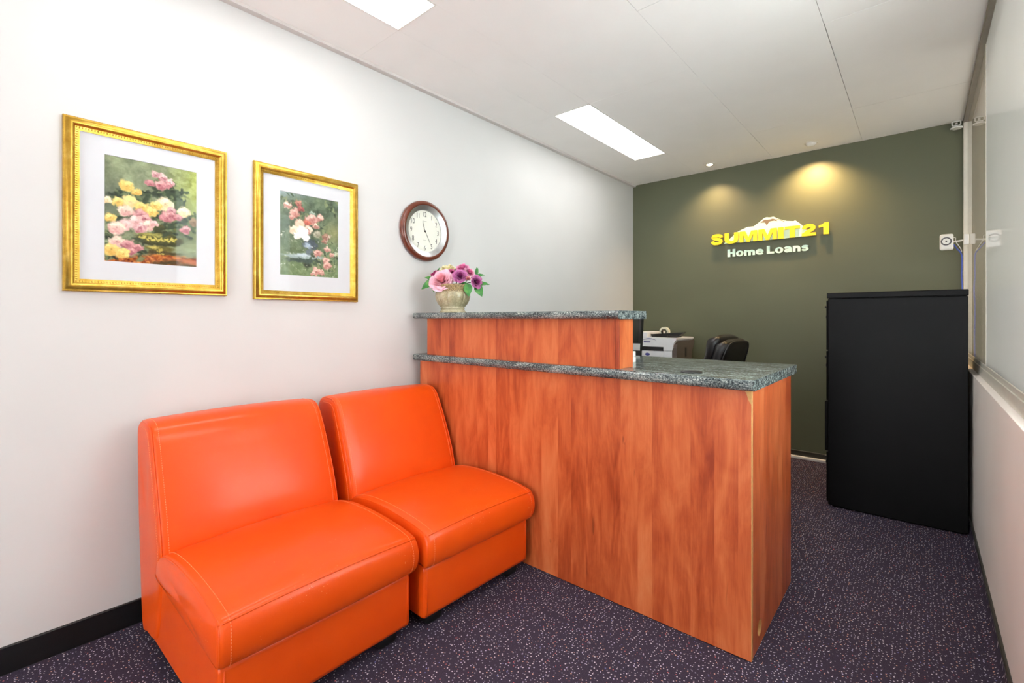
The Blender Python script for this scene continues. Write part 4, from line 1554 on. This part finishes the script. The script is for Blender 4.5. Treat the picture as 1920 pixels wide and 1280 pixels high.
# upper housing with a chamfered right shoulder
sh = [(0.0, 0.175), (PW - 0.01, 0.175), (PW, 0.20), (PW, 0.222), (PW + 0.012, 0.255), (PW + 0.03, 0.275), (PW + 0.03, 0.290), (0.12, 0.292), (0.0, 0.292)]
MB().prism(sh, lambda a, b, d: (a, d, b), -0.004, 0.42).build('upper_housing', M['printer_white'], pr, angle=30)
MB().box(0.0, 0.165, 0.0, 0.42, 0.292, 0.338, 0.006, 2).build('scanner_hinge_block', M['printer_white'], pr)
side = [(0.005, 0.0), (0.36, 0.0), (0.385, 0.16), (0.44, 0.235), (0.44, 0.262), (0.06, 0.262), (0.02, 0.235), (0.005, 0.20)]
MB().prism(side, lambda a, b, d: (d, a, b), PW - 0.012, PW + 0.030).build('side_panel', M['printer_dark'], pr)  # shade on the white side is put into this panel's colour
MB().box(PW + 0.028, PW + 0.032, 0.20, 0.24, 0.11, 0.20, 0.002, 1).build('side_grip', M['black_plastic'], pr)
arc = [(0.125 + 0.13 * k / 10, -0.0045, 0.258 + 0.022 * math.sin(PI * (0.12 + 0.76 * k / 10))) for k in range(11)]
MB().tube(arc, [0.0008 + 0.003 * math.sin(PI * k / 10) for k in range(11)], 6).build('logo_arc', M['logo_blue'], pr)
MB().box(0.135, 0.20, -0.0052, -0.004, 0.244, 0.254).build('logo_bar', M['logo_blue'], pr)

tp = empty('black_handset', (0.56, 4.26, 1.0235))
tag(tp, 'black handset and cord lying on top of the printer', 'telephone')
MB().hexa([(-0.14, -0.03, 0.0), (0.10, -0.03, 0.0), (0.10, 0.04, 0.0), (-0.14, 0.04, 0.0), (-0.15, -0.03, 0.026), (0.16, -0.03, 0.048), (0.16, 0.04, 0.048), (-0.15, 0.04, 0.026)]) \
    .build('handset', M['black_plastic'], tp)
MB().tube([(0.02 + 0.018 * math.cos(k * 0.7) + k * 0.003, -0.045 + 0.012 * math.sin(k * 0.7), 0.006 + 0.004 * math.sin(k * 1.3) + 0.004) for k in range(40)], 0.0035, 6).build('cord', M['black_plastic'], tp, smooth=True)
rl = empty('paper_roll', (0.50, 4.34, 1.0225))
tag(rl, 'cream roll standing up behind the handset on the printer', 'roll')
MB().lathe([(0.028, -0.02), (0.046, -0.02), (0.046, 0.02), (0.028, 0.02)], 32, (0, 0, 0.0465), 'y', True).build('roll_body', M['tape'], rl, angle=40)
MB().lathe([(0.024, -0.021), (0.0285, -0.021), (0.0285, 0.021), (0.024, 0.021)], 32, (0, 0, 0.0465), 'y', True).build('core', M['black_plastic'], rl, angle=40)

# office chair, back turned to the viewer
oc = empty('office_chair', (0.90, 3.82, 0.0))
tag(oc, 'black padded leather office chair behind the counter worktop', 'chair')
oc.rotation_euler = (0, 0, math.radians(174))    # local +x is where the sitter faces
for k in range(5):
    a = 2 * PI * k / 5
    lg = MB().hexa([(0.03, -0.022, 0.075), (0.29, -0.014, 0.055), (0.29, 0.014, 0.055), (0.03, 0.022, 0.075), (0.03, -0.022, 0.115), (0.29, -0.014, 0.080), (0.29, 0.014, 0.080), (0.03, 0.022, 0.115)]) \
        .build('leg', M['black_plastic'], oc, rot=(0, 0, a))
    MB().lathe([(0.0, -0.022), (0.022, -0.022), (0.026, -0.016), (0.026, 0.016), (0.022, 0.022), (0.0, 0.022)], 18, (0.29, 0, 0.0265), 'y').build('caster', M['black_plastic'], lg, smooth=True)
MB().lathe([(0.0, 0.07), (0.04, 0.07), (0.04, 0.13), (0.026, 0.14), (0.026, 0.30), (0.016, 0.30), (0.016, 0.42), (0.0, 0.42)], 20).build('gas_lift', M['black_plastic'], oc, angle=40)
MB().box(-0.24, 0.26, -0.25, 0.25, 0.42, 0.53, 0.045, 4).build('seat', M['black_leather'], oc, smooth=True)


def pad(x_of, y_half, z0, z1, thick, rnd, puff, rows=14, cols=12):
    """upright cushion: x_of(z) centre line, rounded rim, puffed faces"""
    m = MB()
    F, B = [], []
    for i in range(rows + 1):
        v = -1 + 2 * i / rows
        rf, rb = [], []
        for j in range(cols + 1):
            u = -1 + 2 * j / cols
            e = (abs(u) ** 5 + abs(v) ** 5) ** 0.2
            sc = 1.0 / max(1.0, e)
            mu, mv = u * sc, v * sc
            ee = max(abs(u), abs(v))
            th = thick * math.sqrt(max(0.0, 1 - ee ** rnd)) * (1 + puff * math.cos(mv * 7.5) * 0.5)
            z = (z0 + z1) / 2 + mv * (z1 - z0) / 2
            y = mu * y_half
            rf.append((x_of(z) + th, y, z))
            rb.append((x_of(z) - thick * math.sqrt(max(0.0, 1 - ee ** rnd)) * 0.9, y, z))
        F.append(rf); B.append(rb)
    m.grid(F); m.grid(B)
    bmesh.ops.remove_doubles(m.bm, verts=m.bm.verts[:], dist=1e-5)
    return m


bx = lambda z: -0.20 - (z - 0.5) * 0.30
MB_ = pad(lambda z: bx(z) - 0.02, 0.245, 0.50, 1.045, 0.052, 8, 0.0)
shell = MB_.build('back_shell', M['black_leather'], oc, smooth=True)
pad(lambda z: bx(z) + 0.055, 0.215, 0.52, 1.075, 0.055, 5, 0.35, 26, 12).build('back_cushion', M['black_leather'], oc, smooth=True)
rimp = []
for k in range(33):
    t = PI * k / 32
    u, v = math.cos(t), math.sin(t)
    e = (abs(u) ** 5 + abs(v) ** 5) ** 0.2
    z = 0.80 + 0.225 * v / e
    rimp.append((bx(z) - 0.062, 0.215 * u / e, z))
MB().tube(rimp, 0.006, 6).build('back_piping', M['black_leather'], shell, smooth=True)
for s in (-1, 1):
    MB().tube([(-0.05, s * 0.27, 0.47), (-0.06, s * 0.30, 0.60), (-0.02, s * 0.30, 0.68), (0.16, s * 0.30, 0.68), (0.20, s * 0.30, 0.62), (0.14, s * 0.27, 0.47)], 0.018, 8).build('armrest', M['black_plastic'], oc, smooth=True)

# ------------------------------------------------------------------ devices on the partition
sc_ = empty('wall_camera', (XG - 0.024, 4.50, 1.735))
tag(sc_, 'square white camera with round lens on an arm at the window jamb', 'camera')
head = MB().box(-0.128, -0.056, -0.022, 0.010, -0.060, 0.052, 0.012, 3).build('housing', M['white_plastic'], sc_, angle=50)
MB().lathe([(0.0, -0.0225), (0.029, -0.0225), (0.029, -0.0245), (0.0, -0.0245)], 28, (-0.094, 0, 0.0), 'y').build('lens_ring', plain('lens_grey', lin(70, 68, 72), 0.4), head)
MB().lathe([(0.0, -0.0245), (0.021, -0.0245), (0.021, -0.027), (0.0, -0.028)], 28, (-0.094, 0, 0.0), 'y').build('lens', M['white_plastic'], head)
MB().lathe([(0.0, -0.028), (0.005, -0.028), (0.005, -0.0295), (0.0, -0.030)], 16, (-0.094, 0, 0.0), 'y').build('pupil', M['black_plastic'], head)
MB().tube([(-0.058, 0.0, -0.004), (-0.003, 0.0, 0.002)], 0.0055, 10).build('arm', M['white_plastic'], sc_, smooth=True)
MB().box(-0.005, 0.022, -0.010, 0.010, -0.030, 0.042, 0.004, 2).build('mount_plate', M['white_plastic'], sc_)
MB().tube(catmull([(-0.056, 0.008, 0.026), (-0.046, 0.014, 0.024), (-0.044, 0.012, -0.002), (-0.02, 0.02, -0.05), (-0.012, 0.06, -0.07)], 5), 0.0025, 6).build('lead', M['white_plastic'], sc_, smooth=True)

cb = catmull([(XG - 0.078, 4.53, 1.715), (XG - 0.058, 4.56, 1.685), (XG - 0.034, 4.60, 1.64), (XG - 0.034, 4.62, 1.50), (XG - 0.030, 4.62, 1.40), (XG - 0.034, 4.62, 1.25), (XG - 0.032, 4.62, 0.99), (XG - 0.042, 4.62, 0.4), (XG - 0.042, 4.60, 0.025)], 8)
o = MB().tube(cb, 0.0045, 8).build('network_cable', M['blue_cable'], None, smooth=True)
tag(o, 'blue cable running down the window jamb from the white camera', 'cable')

dm = empty('wall_sensor', (2.532, 4.652, 2.611))
tag(dm, 'small white and clear sensor high in the corner of the green wall by the partition', 'sensor')
MB().tube([(-0.020, 0, -0.030), (-0.024, 0, -0.024), (-0.024, 0, -0.006), (-0.018, 0, -0.001), (0.016, 0, 0.0), (0.021, 0, -0.005), (0.021, 0, -0.024), (0.016, 0, -0.030), (-0.020, 0, -0.030)], 0.0034, 8).build('bracket', M['white_plastic'], dm, smooth=True)
MB().box(-0.006, 0.006, 0.0, 0.0375, -0.020, -0.008, 0.002, 1).build('wall_arm', M['white_plastic'], dm)
MB().tube([(-0.002, 0, -0.030), (-0.004, 0, -0.040)], 0.0045, 8).build('stem', M['white_plastic'], dm)
MB().lathe([(0.0, -0.036), (0.020, -0.037), (0.031, -0.046), (0.030, -0.054), (0.018, -0.060), (0.0, -0.062)], 24).build('lens_dome', M['dome_clear'], dm, smooth=True)
MB().lathe([(0.028, -0.043), (0.0335, -0.045), (0.0335, -0.051), (0.028, -0.053)], 24, closed=True).build('collar', M['white_plastic'], dm, smooth=True)


# ------------------------------------------------------------------ vase with silk roses on the ledge
VX, VY, VZ = 0.252, 1.878, ZU1
va = empty('flower_vase', (VX, VY, VZ))
tag(va, 'beige glazed ribbed ceramic vase on the granite ledge', 'vase')


def vase_body():
    m = MB()
    prof = [(0.0, 0.0), (0.077, 0.0), (0.079, 0.004), (0.073, 0.010), (0.069, 0.016), (0.068, 0.021), (0.071, 0.024), (0.071, 0.028), (0.067, 0.031),
            (0.076, 0.040), (0.088, 0.056), (0.097, 0.076), (0.101, 0.095), (0.100, 0.112), (0.097, 0.122)]
    seg = 168
    rings = []
    for (r, h) in prof:
        ring = []
        for i in range(seg):
            t = 2 * PI * i / seg
            k = 1.0
            if 0.034 < h < 0.12:
                k = 1.0 - 0.05 * max(0.0, math.cos(t * 12 + 0.6)) ** 16 + 0.012 * math.sin(PI * ((t * 12 + 0.6) / (2 * PI) % 1))
            ring.append(m.bm.verts.new((r * k * math.cos(t), r * k * math.sin(t), h)))
        rings.append(ring)
    for a, b in zip(rings[:-1], rings[1:]):
        for i in range(seg):
            j = (i + 1) % seg
            m.bm.faces.new([a[i], a[j], b[j], b[i]])
    return m


vase_body().build('body', M['ceramic'], va, smooth=True)
MB().lathe([(0.097, 0.121), (0.094, 0.124), (0.0935, 0.128), (0.098, 0.140), (0.100, 0.152), (0.103, 0.158), (0.103, 0.164), (0.098, 0.166), (0.093, 0.160), (0.088, 0.13), (0.085, 0.122)], 64, closed=True) \
    .build('rim_band', M['ceramic_band'], va, smooth=True)
MB().lathe([(0.0, 0.135), (0.089, 0.135), (0.089, 0.142), (0.0, 0.150)], 32).build('filler', plain('dark_filler', lin(34, 40, 26), 0.9, var=0.3, scale=80), va)

RT = Vector((0.756, 0.6546, 0.0))       # sideways as one faces the vase
TW = Vector((0.6546, -0.756, 0.0))      # towards the seating


def bloom_mesh(R, inner, outer, seed, openness):
    r = random.Random(seed)
    verts, faces, cols = [], [], []
    inner, outer = np.array(inner[:3]), np.array(outer[:3])
    layers = [(3, 0.08), (3, 0.20), (4, 0.34), (5, 0.50), (5, 0.67), (6, 0.84), (6, 1.0)]
    for li, (n, o) in enumerate(layers):
        o2 = o * openness
        a0 = r.random() * 6.28
        for k in range(n):
            a = a0 + 2 * PI * k / n + r.uniform(-.15, .15)
            half = (PI / n) * 1.28
            st = len(verts)
            nu, nv = 6, 5
            wob = r.uniform(-.12, .12)
            for iv in range(nv + 1):
                v = iv / nv
                for iu in range(nu + 1):
                    u = -1 + 2 * iu / nu
                    wid = half * (0.45 + 0.55 * math.sin(PI * min(1, v * 0.62 + 0.1)))
                    ang = a + u * wid
                    edge = 1 - 0.22 * abs(u) ** 3 * v
                    rad = R * (0.10 + (0.20 + 0.72 * o2) * (v ** 0.8) * edge + 0.18 * o2 * v ** 4)
                    z = R * ((0.78 - 0.34 * o2 + wob) * (v ** (0.9 + o2)) * edge - 0.24 * o2 * v ** 5) + R * 0.075 * math.sin(u * 5 + k * 2 + li) * v * v
                    verts.append((rad * math.cos(ang), rad * math.sin(ang), z))
                    t = np.clip(0.02 + 0.42 * o + 0.18 * v + 0.50 * (v ** 7) - 0.55 * (1 - v) + 0.12 * math.sin(k * 2.1 + li) + r.uniform(-.06, .06), 0, 1)
                    cols.append(inner * (1 - t) + outer * t)
            for iv in range(nv):
                for iu in range(nu):
                    b = st + iv * (nu + 1) + iu
                    faces.append((b, b + 1, b + nu + 2, b + nu + 1))
    me = bpy.data.meshes.new('bloom')
    me.from_pydata(verts, [], faces)
    for p in me.polygons:
        p.use_smooth = True
    at = me.color_attributes.new('Col', 'FLOAT_COLOR', 'POINT')
    rgba = np.ones((len(verts), 4))
    rgba[:, :3] = np.array(cols)
    at.data.foreach_set('color', rgba.ravel())
    return me


def leaf_mesh(L, Wl, fold=0.25, curl=0.2):
    m = MB()
    rows = []
    for i in range(9):
        v = i / 8
        w = Wl * math.sin(PI * v ** 0.8) ** 0.85 * (1 - 0.25 * v) if 0 < v < 1 else 0.0004
        row = []
        for j in range(5):
            u = -1 + j / 2
            row.append((v * L, u * w, abs(u) * w * fold - curl * L * v * v + 0.0015 * math.sin(i * 2.4) * abs(u)))
        rows.append(row)
    m.grid(rows)
    return m.mesh('leaf', smooth=True)


def aim(o, d, roll=0.0, axis='Z'):
    o.rotation_euler = (Vector(d).to_track_quat(axis, 'Y').to_matrix() @ Matrix.Rotation(roll, 3, axis)).to_euler()


def rose(dr, dz, dt, dia, face, inner, outer, openness, label, seed):
    """dr sideways, dz above the ledge, dt towards the viewer's side, from the vase axis"""
    c = RT * dr + TW * dt + Vector((0, 0, dz))
    t = empty('rose', (VX, VY, VZ + 0.150))
    tag(t, label, 'flower', 'silk roses in the vase')
    cc = c - Vector((0, 0, 0.150))
    R = dia / 2
    d = (RT * face[0] + TW * face[1] + Vector((0, 0, face[2]))).normalized()
    b = obj('bloom', bloom_mesh(R, inner, outer, seed, openness), M['petal'], t, cc - d * R * 0.35)
    aim(b, d)
    root = Vector((cc.x * 0.25, cc.y * 0.25, -0.006))
    mid = root.lerp(cc, 0.5) + Vector((0, 0, 0.012))
    MB().tube(catmull([root, mid, cc - d * R * 0.4], 4), 0.0025, 6).build('stem', M['stem'], t, smooth=True)
    sp = MB()
    for k in range(5):
        a = 2 * PI * k / 5
        r0, r1 = R * 0.12, R * 0.52
        sp.hexa([(r0 * math.cos(a - .4), r0 * math.sin(a - .4), -0.002), (r1 * math.cos(a), r1 * math.sin(a), R * 0.18), (r1 * math.cos(a) * 1.01, r1 * math.sin(a) * 1.01, R * 0.19), (r0 * math.cos(a + .4), r0 * math.sin(a + .4), -0.002),
                 (r0 * math.cos(a - .4), r0 * math.sin(a - .4), 0.0), (r1 * math.cos(a), r1 * math.sin(a), R * 0.2), (r1 * math.cos(a) * 1.01, r1 * math.sin(a) * 1.01, R * 0.21), (r0 * math.cos(a + .4), r0 * math.sin(a + .4), 0.0)])
    s_ = sp.build('sepals', M['leaf'], t, loc=cc - d * R * 0.40)
    aim(s_, d)
    return t


PALE_I, PALE_O = lin(226, 150, 160), lin(244, 198, 214)
PUR_I, PUR_O = lin(112, 30, 84), lin(206, 122, 176)
MAG_I, MAG_O = lin(150, 40, 96), lin(214, 104, 160)
PNK_I, PNK_O = lin(206, 84, 140), lin(242, 170, 206)
CRM_I, CRM_O = lin(232, 220, 160), lin(246, 242, 216)
rose(-0.060, 0.192, 0.062, 0.132, (-0.18, 0.9, 0.55), PALE_I, PALE_O, 1.0, 'large open pale pink rose at the left front of the vase', 1)
rose(0.052, 0.212, 0.075, 0.088, (0.12, 0.85, 0.45), PUR_I, PUR_O, 0.86, 'dark centred purple rose in the middle front of the vase', 2)
rose(0.146, 0.180, 0.040, 0.080, (0.62, 0.75, 0.15), PUR_I, PUR_O, 0.86, 'purple rose leaning out at the far right of the vase', 3)
rose(-0.008, 0.238, 0.022, 0.058, (-0.1, 0.55, 0.8), MAG_I, MAG_O, 0.65, 'small half closed purple rose between the large pink and the cream one', 4)
rose(0.058, 0.268, -0.004, 0.082, (0.0, 0.45, 0.9), PNK_I, PNK_O, 0.85, 'bright pink rose at the top of the bunch', 5)
rose(0.102, 0.240, 0.012, 0.070, (0.45, 0.6, 0.6), PNK_I, PALE_O, 0.9, 'light pink rose just right of the topmost one', 6)
rose(0.098, 0.196, 0.078, 0.044, (0.3, 0.8, 0.5), lin(206, 120, 130), lin(238, 190, 190), 0.5, 'tight pink rosebud low between two purple roses', 7)
rose(-0.110, 0.228, 0.004, 0.070, (-0.7, 0.3, 0.7), MAG_I, MAG_O, 0.8, 'magenta rose at the far left behind the large pink one', 8)
rose(-0.034, 0.262, -0.030, 0.112, (-0.1, 0.25, 1.0), CRM_I, CRM_O, 0.95, 'cream white rose at the back of the bunch', 9)


def sprig(label, dr, dz, dt, lvs):
    t = empty('leaf_sprig', (VX, VY, VZ + 0.150))
    tag(t, label, 'leaf', 'silk leaves round the vase')
    c = RT * dr + TW * dt + Vector((0, 0, dz - 0.150))
    root = Vector((c.x * 0.3, c.y * 0.3, -0.004))
    MB().tube(catmull([root, root.lerp(c, 0.55) + Vector((0, 0, 0.012)), c], 4), 0.0018, 6).build('stem', M['stem'], t, smooth=True)
    for (d, L, w, roll) in lvs:
        dv = (RT * d[0] + TW * d[1] + Vector((0, 0, d[2]))).normalized()
        o = obj('leaf', leaf_mesh(L, w), M['leaf'], t, c)
        # leaf blade: x along the leaf, z (upper face) turned to the viewer side
        x = dv
        z = (TW * 0.8 + Vector((0, 0, 0.6)))
        z = (z - x * z.dot(x)).normalized()
        y = z.cross(x)
        mt_ = Matrix((x, y, z)).transposed() @ Matrix.Rotation(roll, 3, 'X')
        o.rotation_euler = mt_.to_euler()


sprig('pair of green leaves sticking out at the left of the vase', -0.100, 0.190, 0.030, [((-0.85, 0.1, 0.35), 0.062, 0.022, 0.2), ((-0.8, 0.1, -0.45), 0.095, 0.026, -0.2)])
sprig('green leaf hanging over the left rim of the vase', -0.098, 0.170, 0.050, [((-0.12, 0.2, -0.95), 0.052, 0.016, 0.0)])
sprig('large green leaves drooping over the right rim of the vase', 0.092, 0.170, 0.060, [((0.12, 0.3, -0.95), 0.078, 0.028, 0.0), ((-0.9, 0.5, 0.05), 0.060, 0.012, 0.3)])
sprig('green leaves spreading at the far right of the vase', 0.140, 0.165, 0.020, [((0.45, 0.2, -0.85), 0.078, 0.028, 0.1), ((0.95, 0.0, 0.15), 0.078, 0.026, -0.3)])
sprig('upright green sprig at the upper right of the bunch', 0.138, 0.222, -0.010, [((0.05, 0.0, 1.0), 0.050, 0.011, 0.0), ((0.25, 0.1, 0.9), 0.046, 0.009, 0.6), ((0.95, 0.1, 0.1), 0.050, 0.010, 0.2), ((0.8, 0.2, -0.3), 0.034, 0.010, 0.2)])
sprig('thin green shoots at the upper left of the bunch', -0.092, 0.238, -0.006, [((0.35, 0.1, 0.9), 0.034, 0.006, 0.0), ((0.9, 0.2, -0.2), 0.040, 0.008, 0.3)])
